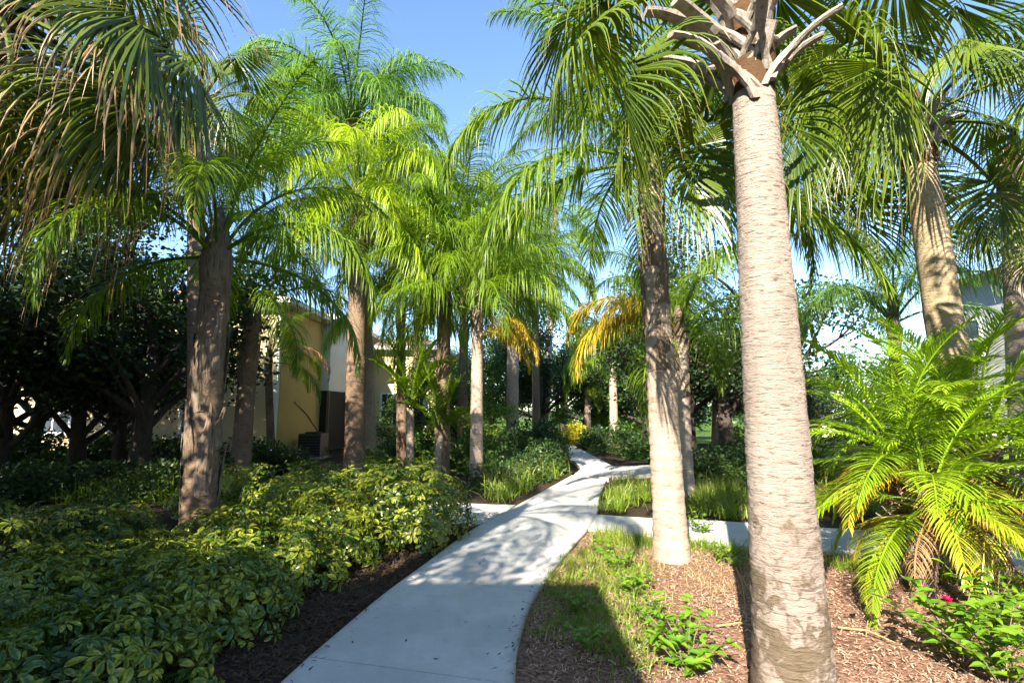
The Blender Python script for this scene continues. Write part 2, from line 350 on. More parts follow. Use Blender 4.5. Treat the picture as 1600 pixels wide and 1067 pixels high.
ribbon('path_cross', gp([(928,806),(1020,812),(1100,815),(1300,828),(1600,848),(2000,870)]), gp([(917,830),(1000,838),(1100,852),(1300,868),(1600,896),(2000,925)]), 0.030, label='sunlit concrete path crossing behind the date palms')
ribbon('path_side', gp([(560,783),(680,786),(745,789),(806,791)]), gp([(480,815),(640,819),(745,822),(766,820)]), 0.030, label='concrete side path behind the bright umbrella shrub')

def polyx(line, y):
    for a, b in zip(line, line[1:]):
        if min(a[1], b[1]) <= y <= max(a[1], b[1]) and abs(b[1]-a[1]) > 1e-6:
            return a[0] + (b[0]-a[0])*(y-a[1])/(b[1]-a[1])
    return None
cr_lo = gp([(917,830),(1000,838),(1100,852),(1300,868),(1600,896),(2000,925)])
cr_up = gp([(928,806),(1020,812),(1100,815),(1300,828),(1600,848),(2000,870)])
def liney(line, x):
    for a, b in zip(line, line[1:]):
        if a[0] <= x <= b[0]: return a[1] + (b[1]-a[1])*(x-a[0])/(b[0]-a[0])
    return line[0][1] if x < line[0][0] else line[-1][1]
def in_right_bed(x, y, m=0.03):
    xr = polyx(nearR, y)
    if xr is None: return y < 1.6 and x > 0.05
    return x > xr + m and y < liney(cr_lo, x) - m
def in_left_strip(x, y, m=0.03):
    xl = polyx(nearL, y)
    return xl is not None and x < xl - m
relief('mulch_bed', M['mulch'], 0.0, 8.0, 0.4, 8.2, 0.08, 0.022, 0.0, lambda x, y: in_right_bed(x, y, -0.09))
relief('planting_bed', M['ground'], -8.0, 0.6, 0.4, 10.5, 0.1, 0.02, -0.005, lambda x, y: in_left_strip(x, y, -0.1))
struct('lawn', sheet('lawn', M['lawn'], [tuple(p)[:2] for p in gp([(700,693),(1180,693),(1300,672),(1250,652),(640,652),(620,672)])], -0.02), label='strip of sunlit lawn at the end of the path')

# ------------------------------------------------------------------ frond generators
def leaflet(mb, p, d, ln, wd, droop, nseg=4, twist=0.0, fold=0.0, up=Vector((0,0,1))):
    d = d.normalized(); rows = []; ts = []; q = p.copy()
    side = d.cross(up)
    if side.length < 0.1: side = d.cross(Vector((1,0,0)))
    side.normalize()
    if twist: side = (Matrix.Rotation(twist, 3, d) @ side)
    step = ln/nseg
    for i in range(nseg+1):
        s = i/nseg
        wv = wd*(0.55+0.45*math.sin(min(1, s*2.2)*math.pi/2))*(1-s**2.2)+0.0008
        sd = side*wv*0.5
        if fold:
            nrm = side.cross(d).normalized()*wv*fold
            rows.append([tuple(q-sd+nrm), tuple(q), tuple(q+sd+nrm)])
        else: rows.append([tuple(q-sd), tuple(q+sd)])
        ts.append(s)
        d = (d + Vector((0,0,-droop*(0.4+s)/nseg))).normalized(); q = q + d*step
        side = (side - d*side.dot(d)).normalized()
    mb.quadstrip(rows, ts, [0,.5,1] if fold else [0,1])

def rachis_curve(L, e0, bend, n=26, sway=0.0):
    P = [Vector((0,0,0))]; T = []
    for i in range(n):
        s = (i+0.5)/n; e = e0 - bend*s**1.35; a = sway*s*s
        t = Vector((math.cos(e)*math.cos(a), math.cos(e)*math.sin(a), math.sin(e))); T.append(t)
        P.append(P[-1]+t*L/n)
    T.append(T[-1]); return P, T

def pinnate(name, mat, L=3.2, e0=0.8, bend=1.8, pairs=80, ll=0.75, wd=0.03, droop=1.6, plum=0.5, pet=0.22, r0=0.028, seed=0, fold=0.0, nseg=4, stiff=0.0, lift=0.1):
    rnd = random.Random(seed); mb = MB()
    P, T = rachis_curve(L, e0, bend, sway=rnd.uniform(-0.25, 0.25)); n = len(P)-1
    mb.tube(P, [r0*(1-0.85*i/n)+0.003 for i in range(n+1)], 5, False)
    for k in range(pairs):
        s = pet + (1-pet)*(k+0.5)/pairs
        for sg in (-1, 1):
            ss = min(0.999, max(0, s+rnd.uniform(-.5,.5)*(1-pet)/pairs)); i = int(ss*n); f = ss*n-i
            p = P[i].lerp(P[i+1], f); t = T[i]
            sd = Vector((0,0,1)).cross(t)
            if sd.length < 0.05: sd = Vector((0,1,0))
            sd.normalize(); up = t.cross(sd).normalized()
            x = (ss-pet)/(1-pet); prof = (0.45+0.55*math.sin(math.pi*min(1, 0.22+0.9*x)))*(1-0.35*x**3)
            d = sd*sg*(0.9-0.35*x) + t*(0.45+0.5*x) + up*(lift+rnd.uniform(-1,1)*plum)
            leaflet(mb, p, d, ll*prof*rnd.uniform(0.82,1.12), wd*(0.75+0.25*prof), droop*rnd.uniform(0.75,1.25), nseg, rnd.uniform(-.5,.5)*(1-stiff), fold)
    return mb.mesh(name, mat)

def fan(name, mat, lp=1.1, e0=0.5, pbend=0.5, blade=1.05, nseg=58, droop=0.9, seed=0, rag=0.14, pw=0.028, costa=0.45, keel=0.6, join=0.32):
    """costapalmate sabal leaf: petiole, recurving costa, joined then split drooping segments"""
    rnd = random.Random(seed); mb = MB()
    P, T = rachis_curve(lp, e0, pbend, 12)
    rows = []
    for i, p in enumerate(P):
        wv = pw*(1.25-0.6*i/len(P)); sd = Vector((0,1,0))*wv; up = T[i].cross(Vector((0,1,0)))*-1
        rows.append([tuple(p-sd), tuple(p-sd*0.6-up*wv*0.7), tuple(p+sd*0.6-up*wv*0.7), tuple(p+sd), tuple(p+up*-0.1*wv), tuple(p-sd)])
    mb.quadstrip(rows, [0.0]*len(P), [.1,.2,.3,.4,.5,.6])
    C = [P[-1].copy()]; e = e0-pbend; CT = []
    nc = 10
    for i in range(nc):
        e -= 1.15*costa/nc*(1.0+i*0.12); t = Vector((math.cos(e), 0, math.sin(e))); CT.append(t); C.append(C[-1]+t*costa/nc)
    CT.append(CT[-1])
    for k in range(nseg):
        f = (k+0.5)/nseg*2-1                         # -1..1 across the blade
        ang = f*R(140)
        ci = int(max(0, 1-abs(f)*1.25)*nc*0.999); p = C[ci].copy(); t = CT[ci]
        side = Vector((0,1,0)); up = (side.cross(t)*-1).normalized()
        if up.z < 0 and abs(t.z) < 0.9: up = -up
        sg = 1 if f > 0 else -1
        spread = side*math.cos(keel)*sg - up*math.sin(keel)*(1 if True else 0)
        d = (t*math.cos(ang) + spread*abs(math.sin(ang))).normalized()
        ln = blade*(1.0-0.28*abs(f)**2)*(1+rnd.uniform(-rag, rag)) - 0.35*costa*(1-abs(f))
        dth = R(280)/nseg; js = join*ln; q = p.copy(); rows = []; ts = []
        wside = (d.cross(up)).normalized(); nn = 8; gone = rnd.uniform(0.7, 1.35); tw = rnd.uniform(-.5,.5)
        for i in range(nn+1):
            s = i/nn; r = s*ln
            wv = 2*min(r, js)*math.sin(dth/2)*1.12+0.004
            if r > js: wv = (2*js*math.sin(dth/2)*1.05)*max(0.0, 1-((r-js)/(ln-js))**1.1)+0.0012
            nrm = wside.cross(d).normalized()
            if nrm.z < 0: nrm = -nrm
            fo = nrm*wv*0.32
            ws = Matrix.Rotation(tw*max(0, s-0.5)*2, 3, d) @ wside
            rows.append([tuple(q-ws*wv*.5-fo), tuple(q), tuple(q+ws*wv*.5-fo)]); ts.append(s)
            if s > join-0.08: d = (d+Vector((rnd.uniform(-.05,.05), rnd.uniform(-.05,.05), -droop*gone*(s-join+0.10)*0.66))).normalized()
            wside = (wside-d*wside.dot(d)).normalized(); q = q+d*ln/nn
        mb.quadstrip(rows, ts, [0,.5,1])
    return mb.mesh(name, mat)

QE = [(1.38,1.4),(1.15,2.0),(0.9,2.4),(0.5,2.2),(0.1,1.7),(-0.3,1.0)]
def queen_set(key, mat, seed, **kw):
    return [[pinnate(f'queen_frond_{key}', mat, e0=e, bend=b, seed=seed+10*i+j, **kw) for j in range(2)] for i, (e, b) in enumerate(QE)]
QF = {'near': queen_set('near', M['queen'], 100, pairs=105, wd=0.024, ll=0.80, droop=2.3, plum=0.6),
      'green': queen_set('green', M['queen'], 200, pairs=95, wd=0.024, ll=0.92, droop=2.8, plum=0.7),
      'yellow': queen_set('yellow', M['queen_yellow'], 300, pairs=110, wd=0.025, ll=1.0, droop=3.2, plum=0.75),
      'blue': queen_set('blue', M['queen_blue'], 400, pairs=100, wd=0.023, ll=0.98, droop=3.0, plum=0.7),
      'gold': queen_set('gold', M['queen_gold'], 500, pairs=115, wd=0.030, ll=0.88, droop=1.9, plum=0.55),
      'dead': queen_set('dead', M['dead'], 550, pairs=50, wd=0.030, ll=0.7, droop=2.6)}
SE = [(1.30,0.25),(0.95,0.45),(0.55,0.6),(0.15,0.7),(-0.25,0.7),(-0.7,0.5)]
def fan_set(key, mat, seed, **kw):
    return [[fan(f'sabal_leaf_{key}', mat, e0=e, pbend=b, seed=seed+10*i+j, droop=d, **kw) for j in range(2)] for i, ((e, b), d) in enumerate(zip(SE, (0.7,1.1,1.45,1.65,1.75,1.75)))]
SF = {'green': fan_set('green', M['sabal'], 600), 'brown': fan_set('brown', M['sabal_brown'], 700, blade=1.25, rag=0.25, nseg=42, join=0.24),
      'dead': fan_set('dead', M['dead'], 750, rag=0.25, nseg=34)}
PE = [(1.30,0.9),(1.0,1.3),(0.65,1.5),(0.25,1.5),(-0.2,1.1)]
PF = {'green': [[pinnate('date_palm_frond', M['pygmy'], L=1.5, e0=e, bend=b, pairs=46, ll=0.36, wd=0.021, droop=0.7, plum=0.10, pet=0.16, r0=0.013, seed=800+10*i+j, fold=0.25, stiff=0.6, lift=0.25) for j in range(3)] for i,(e,b) in enumerate(PE)],
      'old': [[pinnate('date_palm_frond_old', M['pygmy_old'], L=1.4, e0=e, bend=b, pairs=40, ll=0.36, wd=0.021, droop=0.9, plum=0.10, pet=0.16, r0=0.013, seed=850+10*i+j, fold=0.25, stiff=0.6, lift=0.2) for j in range(2)] for i,(e,b) in enumerate(PE)],
      'dead': [[pinnate('date_palm_frond_dead', M['dead'], L=1.2, e0=e, bend=b, pairs=34, ll=0.26, wd=0.014, droop=2.4, plum=0.3, pet=0.16, r0=0.011, seed=880+10*i+j) for j in range(2)] for i,(e,b) in enumerate(PE)]}

# ------------------------------------------------------------------ palms
def trunk_mesh(name, mat, path, rad, nseg=80, nang=20, ring=0.10, ring_amp=0.02, rough=0.02, seed=0, ring_lo=0, ring_hi=99):
    """path: list of Vectors local, rad: f(s, z)"""
    mb = MB(); P = smooth(path, 12); d = [0]
    for i in range(1, len(P)): d.append(d[-1]+(P[i]-P[i-1]).length)
    rnd = random.Random(seed); rings = []; z = 0
    while z < d[-1]: rings.append(z); z += ring*rnd.uniform(0.75, 1.3)
    rings = np.array(rings); rows = []
    for k in range(nseg+1):
        s = d[-1]*k/nseg; i = min(max(int(np.searchsorted(d, s))-1, 0), len(P)-2)
        p = P[i].lerp(P[i+1], (s-d[i])/max(1e-6, d[i+1]-d[i])); row = []
        for a in range(nang+1):
            th = 2*math.pi*(a % nang)/nang
            zz = s+0.03*mnoise.noise(Vector((math.cos(th)*1.3, math.sin(th)*1.3, s*2+seed)))
            j = max(0, int(np.searchsorted(rings, zz))-1); ph = (zz-rings[j])/ring
            r = rad(k/nseg, s)
            if ring_lo <= s <= ring_hi: r *= 1+ring_amp*(max(0, 1-ph*1.4)-0.3)
            r *= 1+rough*mnoise.noise(Vector((math.cos(th)*2.2+seed, math.sin(th)*2.2, s*3)))+rough*0.5*mnoise.noise(Vector((math.cos(th)*7, math.sin(th)*7+seed, s*9)))
            row.append((p.x+r*math.cos(th), p.y+r*math.sin(th), p.z))
        rows.append(row)
    mb.quadstrip(rows, [k/nseg for k in range(nseg+1)], [a/nang for a in range(nang+1)])
    mb.face(rows[-1][:-1])
    return mb.mesh(name, mat, True)

def boot_mesh(name, ln, w0, w1, th, flare, seed):
    """old sabal leaf base: two straps clasping the trunk that join into one stub; local +X outwards, +Z up"""
    rnd = random.Random(seed); mb = MB(); n = 10; pts = []; p = Vector((0, 0, 0))
    for i in range(n+1):
        s = i/n; e = R(78)-flare*s**0.8
        if i: p = p+Vector((math.cos(e), rnd.uniform(-.08,.08), math.sin(e)))*ln/n
        pts.append((p.copy(), Vector((math.sin(e), 0, -math.cos(e)))))
    fork = 0.42
    def strap(i0, i1, cen, wid):
        rows = []
        for i in range(i0, i1+1):
            q, nm = pts[i]; s = i/n; c = cen(s); w = wid(s); t = th*(1-0.35*s)*(1+0.15*rnd.uniform(-1,1)); back = -1.4*abs(c)**1.5
            row = []
            for fy, fn in ((-1,.0),(-.75,.5),(0,.62),(.75,.5),(1,0),(.7,-.5),(-.7,-.5),(-1,0)):
                o = q+Vector((0, c+fy*w, 0))+nm*(fn*t+back); row.append(tuple(o))
            rows.append(row)
        mb.quadstrip(rows, [i/n for i in range(i0, i1+1)], [k/7 for k in range(8)])
        mb.face(rows[-1][:-1]); mb.face(rows[0][:-1][::-1])
    k = int(fork*n)
    for sg in (-1, 1):
        strap(0, k+1, lambda s: sg*w0*max(0.0, 1-s/fork)**0.8+sg*w1*0.4, lambda s: w1*0.62)
    strap(k, n, lambda s: 0.0, lambda s: w1*(1.25-0.35*s))
    return mb.mesh(name, M['boot'], False)
BOOTS = [boot_mesh('leaf_base', ln, 0.085, 0.042, 0.04, fl, i) for i, (ln, fl) in enumerate([(0.36,R(40)),(0.46,R(62)),(0.30,R(30)),(0.52,R(80)),(0.40,R(52))])]

def sheath_mesh(name, ln, w, seed, r=0.17, open_=0.12):
    """fibrous queen palm sheath hugging the trunk, its tip peeling off; origin on the trunk axis"""
    rnd = random.Random(seed); mb = MB(); rows = []; n = 12; m = 8
    for i in range(n+1):
        s = i/n; ww = w*(1-0.96*s**1.6)*(1+0.12*rnd.uniform(-1,1)); row = []
        off = open_*s**2.5
        for k in range(m+1):
            f = k/m*2-1; th = f*ww/r
            rr = r*1.05+off+0.014*mnoise.noise(Vector((f*3+seed, s*6, seed)))+0.02*(1-abs(f))
            row.append((rr*math.cos(th), rr*math.sin(th)+0.03*mnoise.noise(Vector((seed, s*3, 0))), ln*s - 0.05*abs(f)*(1-s)))
        rows.append(row)
    mb.quadstrip(rows, [i/n for i in range(n+1)], [k/m for k in range(m+1)])
    return mb.mesh(name, M['sheath'], False)
SHEATHS = [sheath_mesh('leaf_sheath', ln, w, i, open_=o) for i, (ln, w, o) in enumerate([(0.8,0.17,0.008),(1.0,0.14,0.02),(0.65,0.18,0.006),(1.15,0.12,0.045)])]

def bend_path(base, top, bow=0.0, n=5):
    v = top-base; o = []
    for i in range(n):
        s = i/(n-1); p = v*s; p.x += bow*math.sin(math.pi*s); o.append(p)
    return o

def fronds(root, sets, top, n, az0, L, lo, hi, jitter=0.15, name='frond', seed=0, skip=None, extra=()):
    """sets: list of 6 (or 5) elevation classes; ages spread from lo (youngest) to hi (oldest)"""
    rnd = random.Random(seed); K = len(sets)
    for i in range(n):
        age = lo+(hi-lo)*(i+0.5)/n; az = az0+i*2.39996+rnd.uniform(-.12,.12)
        if skip and skip(az % (2*math.pi), age): continue
        k = min(K-1, max(0, int(age*K))); me = sets[k][rnd.randrange(len(sets[k]))]
        p = top+Vector((math.cos(az), math.sin(az), 0))*0.06+Vector((0,0,-0.25*age))
        obj(name, me, root, p, (rnd.uniform(-.12,.12), rnd.uniform(-.12,.12), az), L*rnd.uniform(0.9,1.1))
    for (me, az, dz, sc) in extra:
        obj(name, me, root, top+Vector((math.cos(az)*0.08, math.sin(az)*0.08, dz)), (0,0,az), sc)

def queen(label, base, top, r0, r1, n=16, fr='green', L=1.0, bark='queen_bark', boots=0, boot_from=0.6, az0=0.0, lo=0.0, hi=1.0, seed=0, near=False, bow=0.0, name='queen_palm', extra=(), flare=0.25, group='queen palms in the garden', skip=None, boot_r=None, shaft=True):
    base = Vector((base.x, base.y, -0.04)); root = empty(name, base, label, 'palm tree', group)
    h = (top-base).length
    path = bend_path(base, top, bow)
    def rad(s, z): return (r0+(r1-r0)*s)*(1+flare*math.exp(-z*4.5))
    obj('trunk', trunk_mesh('trunk', M[bark], path, rad, 160 if near else 50, 36 if near else 14, ring=0.13, ring_amp=0.05, rough=0.05 if near else 0.03, seed=seed), root)
    rnd = random.Random(seed+5); P = smooth(path, 10)
    for k in range(boots):
        s = boot_from+(1-boot_from)*(k+0.3)/max(1, boots)*0.97; p = P[min(len(P)-1, int(s*(len(P)-1)))]
        me = SHEATHS[rnd.randrange(len(SHEATHS))]; rr = (r0+(r1-r0)*s)/0.17*(boot_r or 1.0)
        obj('leaf_sheath', me, root, p+Vector((0,0,-0.35)), (rnd.uniform(-.05,.05), rnd.uniform(-.05,.05), k*2.4+seed), (rr, rr, rnd.uniform(0.7,1.0)))
    tp = top-base
    if shaft:                                     # swollen crown shaft of clasping leaf bases
        mb = MB(); mb.tube([tp+Vector((0,0,-0.25)), tp+Vector((0,0,0.1)), tp+Vector((0,0,0.5)), tp+Vector((0,0,0.8))], [r1*1.02, r1*1.25, r1*0.8, r1*0.25], 12)
        obj('crown_shaft', mb.mesh('crown_shaft', M['sheath'], True), root)
    fronds(root, QF[fr] if isinstance(fr, str) else fr, tp+Vector((0,0,0.35)), n, az0, L, lo, hi, seed=seed, extra=extra, skip=skip)
    return root

def sabal(label, base, top, r0, r1, n=16, fr='green', L=1.0, bark='sabal_bark', nboots=18, az0=0.0, lo=0.0, hi=1.0, seed=0, near=False, bow=0.0, extra=(), boot_span=0.6, group='cabbage palms beside the path', skip=None, boot_sc=1.0):
    base = Vector((base.x, base.y, -0.04)); root = empty('cabbage_palm', base, label, 'palm tree', group)
    path = bend_path(base, top, bow); tp = top-base
    def rad(s, z): return (r0+(r1-r0)*s)*(1+0.12*math.exp(-z*3))
    obj('trunk', trunk_mesh('trunk', M[bark], path, rad, 320 if near else 60, 56 if near else 18, ring=0.085, ring_amp=0.022, rough=0.045, seed=seed), root)
    mb = MB(); mb.tube([tp+Vector((0,0,-0.1)), tp+Vector((0,0,0.2)), tp+Vector((0,0,0.7)), tp+Vector((0,0,1.0))], [r1*0.9, r1*1.15, r1*0.9, r1*0.3], 14)
    obj('crown_fibre', mb.mesh('crown_fibre', M['fibre'], True), root)
    rnd = random.Random(seed+3)
    for k in range(nboots):
        s = k/max(1, nboots-1); az = k*2.39996+az0+0.7
        p = tp+Vector((math.cos(az)*r1*0.92, math.sin(az)*r1*0.92, -0.05+s*(boot_span+.03)))
        obj('leaf_base', BOOTS[rnd.randrange(len(BOOTS))], root, p, (rnd.uniform(-.5,.5), rnd.uniform(-.35,.3), az+rnd.uniform(-.4,.4)), boot_sc*rnd.uniform(0.85,1.2)*r1/0.15)
    fronds(root, SF[fr], tp+Vector((0,0,boot_span+0.15)), n, az0, L, lo, hi, name='fan_leaf', seed=seed, extra=extra, skip=skip)
    return root

# near cabbage palm on the right
b1 = A(1240, 1067, 2.95); t1 = A(1177, 150, 2.90); dirv = (b1-t1)/(t1.z-b1.z)
base1 = b1+dirv*b1.z
W = math.pi
near_palm = sabal('tall pale cabbage palm in front on the right with clean leaning trunk', base1, t1, 0.195, 0.120, n=34, az0=0.4, lo=0.05, hi=0.92, seed=1, near=True, nboots=26, L=0.84, boot_span=0.8, boot_sc=1.05, skip=lambda az, age: age > 0.18 and R(195) < az < R(335))

tr = t1-Vector((base1.x, base1.y, -0.04))
LONGB = [boot_mesh('leaf_base_long', 0.74, 0.09, 0.050, 0.05, R(82), 90), boot_mesh('leaf_base_long', 0.62, 0.09, 0.046, 0.045, R(66), 91)]
for (az, dz, k, rx, sc) in ((R(196), -0.06, 0, -0.35, 0.85), (R(172), 0.05, 1, 0.3, 0.9), (R(212), 0.16, 0, 0.25, 0.8), (R(240), 0.12, 1, -0.4, 0.75), (R(325), 0.02, 1, 0.35, 0.8), (R(188), 0.22, 0, 0.1, 0.9)):
    obj('leaf_base', LONGB[k], near_palm, tr+Vector((math.cos(az)*0.115, math.sin(az)*0.115, dz)), (rx, 0.0, az), sc)
# ringed queen palm right of the path
queen('queen palm with ringed base right of the path bend', G(1050, 872), A(1014, 275, 5.85), 0.185, 0.125, n=18, fr='near', L=1.0, bark='queen_bark', boots=9, boot_from=0.5, az0=2.9, lo=0.05, hi=0.9, seed=2, near=True, flare=0.15)
# slim trunk just behind it
g3 = QF['gold']
queen('slim queen palm directly behind the ringed trunk, with golden drooping fronds', G(1069, 778), A(1061, 535, 10.9), 0.19, 0.16, n=13, fr='green', L=1.0, boots=5, boot_from=0.5, az0=0.3, lo=0.05, hi=0.8, seed=3,
      extra=[(g3[2][0], 2.9, 0, 0.95), (g3[3][1], 3.3, -.1, 0.95), (g3[2][1], 3.6, -.1, 0.8)])
# right cabbage palm
ta = A(1438, 262, 5.6); tb = A(1480, 530, 5.6); dv = (tb-ta)/(ta.z-tb.z)
sabal('brown-trunked cabbage palm rising behind the date palm clump', tb+dv*tb.z, ta, 0.205, 0.155, n=34, az0=1.2, lo=0.08, hi=0.78, skip=lambda az, age: age > 0.5 and R(215) < az < R(325), seed=4, bark='sabal_bark_far', nboots=18, boot_span=0.5, L=0.92)
ta = A(1588, 330, 7.0); tb = A(1600, 560, 7.0); dv = (tb-ta)/(ta.z-tb.z)
sabal('cabbage palm cut by the right edge of the picture', tb+dv*tb.z, ta, 0.21, 0.17, n=16, az0=2.2, lo=0.1, hi=0.95, seed=5, bark='sabal_bark', nboots=8, L=1.0)
# foreground left cabbage palm (trunk just outside the frame)
sabal('cabbage palm with brown-tipped fan leaves hanging in from the upper left', Vector((-4.95, 4.3, 0)), Vector((-4.8, 4.3, 4.7)), 0.22, 0.17, n=44, fr='brown', az0=0.2, lo=0.12, hi=1.0, skip=lambda az, age: R(225) < az < R(325), seed=6, bark='sabal_bark_far', nboots=14, L=1.08,
      extra=[(SF['brown'][4][0], 0.1, -0.2, 1.15), (SF['brown'][5][1], 0.75, -0.4, 1.15), (SF['brown'][4][1], 0.45, -0.3, 1.2), (SF['brown'][3][0], -0.15, -0.1, 1.2), (SF['brown'][3][1], 0.3, 0.0, 1.25)])
sabal('cabbage palm just outside the picture on the right, its dark fans in the top corner', Vector((4.5, 1.7, 0)), Vector((4.35, 1.9, 3.75)), 0.22, 0.18, n=18, az0=0.9, lo=0.1, hi=0.8, seed=20, bark='sabal_bark_far', nboots=10, L=0.95)
queen('queen palm outside the picture behind the viewer, shading the path', Vector((-3.5, -1.3, 0)), Vector((-3.4, -1.2, 5.7)), 0.2, 0.16, n=9, fr='near', L=0.95, seed=21, az0=0.5, lo=0.1, hi=0.9)
sabal('cabbage palm with dark trunk rising behind the peeling palm', A(312, 770, 9.2), A(305, 215, 9.2), 0.17, 0.14, n=30, az0=0.2, lo=0.05, hi=0.9, seed=22, bark='queen_bark_dark', nboots=12, L=1.05)
# left queen palm with peeling boots
queen('queen palm with peeling grey leaf bases standing in the umbrella hedge', G(305, 868), A(337, 425, 6.0), 0.18, 0.15, n=15, fr='near', L=0.78, bark='queen_bark_dark', boots=14, boot_from=0.2, az0=0.9, lo=0.0, hi=0.75, seed=7, near=True, boot_r=1.0, flare=0.1)
# left mid
queen('dark queen palm with upswept stalks left of the house corner', A(374, 750, 11.5), A(393, 505, 11.5), 0.21, 0.17, n=12, fr='green', L=0.9, bark='queen_bark_dark', az0=0.2, lo=0.05, hi=0.6, seed=8, boots=4)
queen('small young queen palm against the yellow house wall', A(426, 700, 15.5), A(419, 575, 15.5), 0.12, 0.10, n=10, fr='green', L=0.62, bark='queen_bark_dark', az0=0.1, lo=0.0, hi=0.85, seed=9,
      extra=[(QF['yellow'][4][0], -0.3, 0, 0.62), (QF['yellow'][3][1], 0.2, 0, 0.6), (QF['dead'][3][0], 0.05, 0.1, 0.75)])
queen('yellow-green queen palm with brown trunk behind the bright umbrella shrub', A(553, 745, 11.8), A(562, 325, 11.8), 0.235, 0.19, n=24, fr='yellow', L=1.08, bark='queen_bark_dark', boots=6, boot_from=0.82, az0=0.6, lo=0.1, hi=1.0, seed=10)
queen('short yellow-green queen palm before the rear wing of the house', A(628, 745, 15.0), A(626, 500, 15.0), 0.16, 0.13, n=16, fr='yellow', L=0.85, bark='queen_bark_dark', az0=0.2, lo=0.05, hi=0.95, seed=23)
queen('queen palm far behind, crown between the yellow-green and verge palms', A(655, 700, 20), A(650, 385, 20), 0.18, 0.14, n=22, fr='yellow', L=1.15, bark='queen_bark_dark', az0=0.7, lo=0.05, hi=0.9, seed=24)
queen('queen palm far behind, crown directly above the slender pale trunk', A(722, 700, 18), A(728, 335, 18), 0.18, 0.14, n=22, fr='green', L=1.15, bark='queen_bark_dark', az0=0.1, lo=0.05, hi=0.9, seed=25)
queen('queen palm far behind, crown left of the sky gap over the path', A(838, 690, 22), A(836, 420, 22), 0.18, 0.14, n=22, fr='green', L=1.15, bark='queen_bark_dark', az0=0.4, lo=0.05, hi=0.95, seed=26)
queen('tallest blue-green queen palm above the yellow-green one', A(580, 725, 14.5), A(550, 205, 14.5), 0.17, 0.14, n=32, fr='blue', L=1.3, bark='queen_bark', az0=0.4, lo=0.08, hi=0.85, seed=11, bow=0.1)
queen('queen palm with dark straight trunk left of the pale spotted one', A(690, 745, 12.6), A(695, 420, 12.6), 0.19, 0.16, n=24, fr='green', L=1.1, bark='queen_bark_dark', az0=1.9, lo=0.0, hi=0.8, seed=12)
queen('queen palm with slender pale trunk and golden dying fronds at the left path verge', A(744, 757, 11.3), A(746, 500, 11.3), 0.15, 0.12, n=22, fr='green', L=1.0, bark='queen_bark', az0=0.9, lo=0.0, hi=0.68, seed=13,
      extra=[(g3[3][0], -0.3, -0.75, 0.55), (g3[3][1], -0.75, -0.75, 0.5), (g3[4][0], 0.15, -0.7, 0.48), (g3[2][1], -0.5, -0.75, 0.5)])
queen('far queen palm above the dark hedge left of the path end', A(800, 690, 19), A(802, 470, 19), 0.24, 0.2, n=16, fr='blue', L=1.1, bark='queen_bark', az0=0.2, lo=0.0, hi=0.9, seed=14)
queen('distant queen palm right of the far path end', A(960, 700, 23), A(957, 560, 23), 0.2, 0.16, n=14, fr='green', L=0.9, az0=0.2, seed=15, hi=0.85)
queen('distant small queen palm beside the yellow shrub', A(918, 690, 26), A(918, 605, 26), 0.18, 0.15, n=13, fr='green', L=0.85, az0=1.2, seed=16, hi=0.85, extra=[(QF['dead'][4][0], 5.0, -.2, 0.7)])
queen('feathery queen palm behind the date palm clump', A(1400, 680, 10.5), A(1397, 520, 10.5), 0.13, 0.11, n=11, fr='blue', L=0.9, bark='queen_bark_dark', az0=0.7, lo=0.0, hi=0.55, seed=17)
queen('tall queen palm far behind the middle, its crown over the path', A(850, 700, 30), A(868, 330, 30), 0.22, 0.18, n=15, fr='blue', L=1.3, az0=0.5, seed=18)
queen('short distant palm with a pale trunk between ringed and leaning trunks', A(1118, 700, 19), A(1120, 560, 19), 0.16, 0.14, n=10, fr='green', L=0.8, az0=0.5, seed=19)

# young arching palms under the trees
UP = [[pinnate('young_palm_frond', M['queen'], L=1.5, e0=e, bend=b, pairs=26, ll=0.42, wd=0.055, droop=0.5, plum=0.08, pet=0.12, r0=0.02, seed=900+10*i+j, fold=0.2, stiff=0.7, lift=0.35) for j in range(2)] for i, (e, b) in enumerate([(1.4,0.5),(1.15,0.9),(0.9,1.2)])]
queen('young stiff-leaved palm on a short green stem in the shade', A(641, 735, 12.3), A(641, 640, 12.3), 0.10, 0.085, n=9, fr=UP, L=1.0, bark='queen_bark', az0=0.3, seed=30, name='young_palm', group='young palms in the shade', shaft=False)
queen('lower young palm leaning right of the stiff-leaved one', A(680, 745, 12.0), A(688, 680, 12.0), 0.09, 0.07, n=8, fr=UP, L=0.85, bark='queen_bark', az0=1.3, seed=31, name='young_palm', group='young palms in the shade', shaft=False)

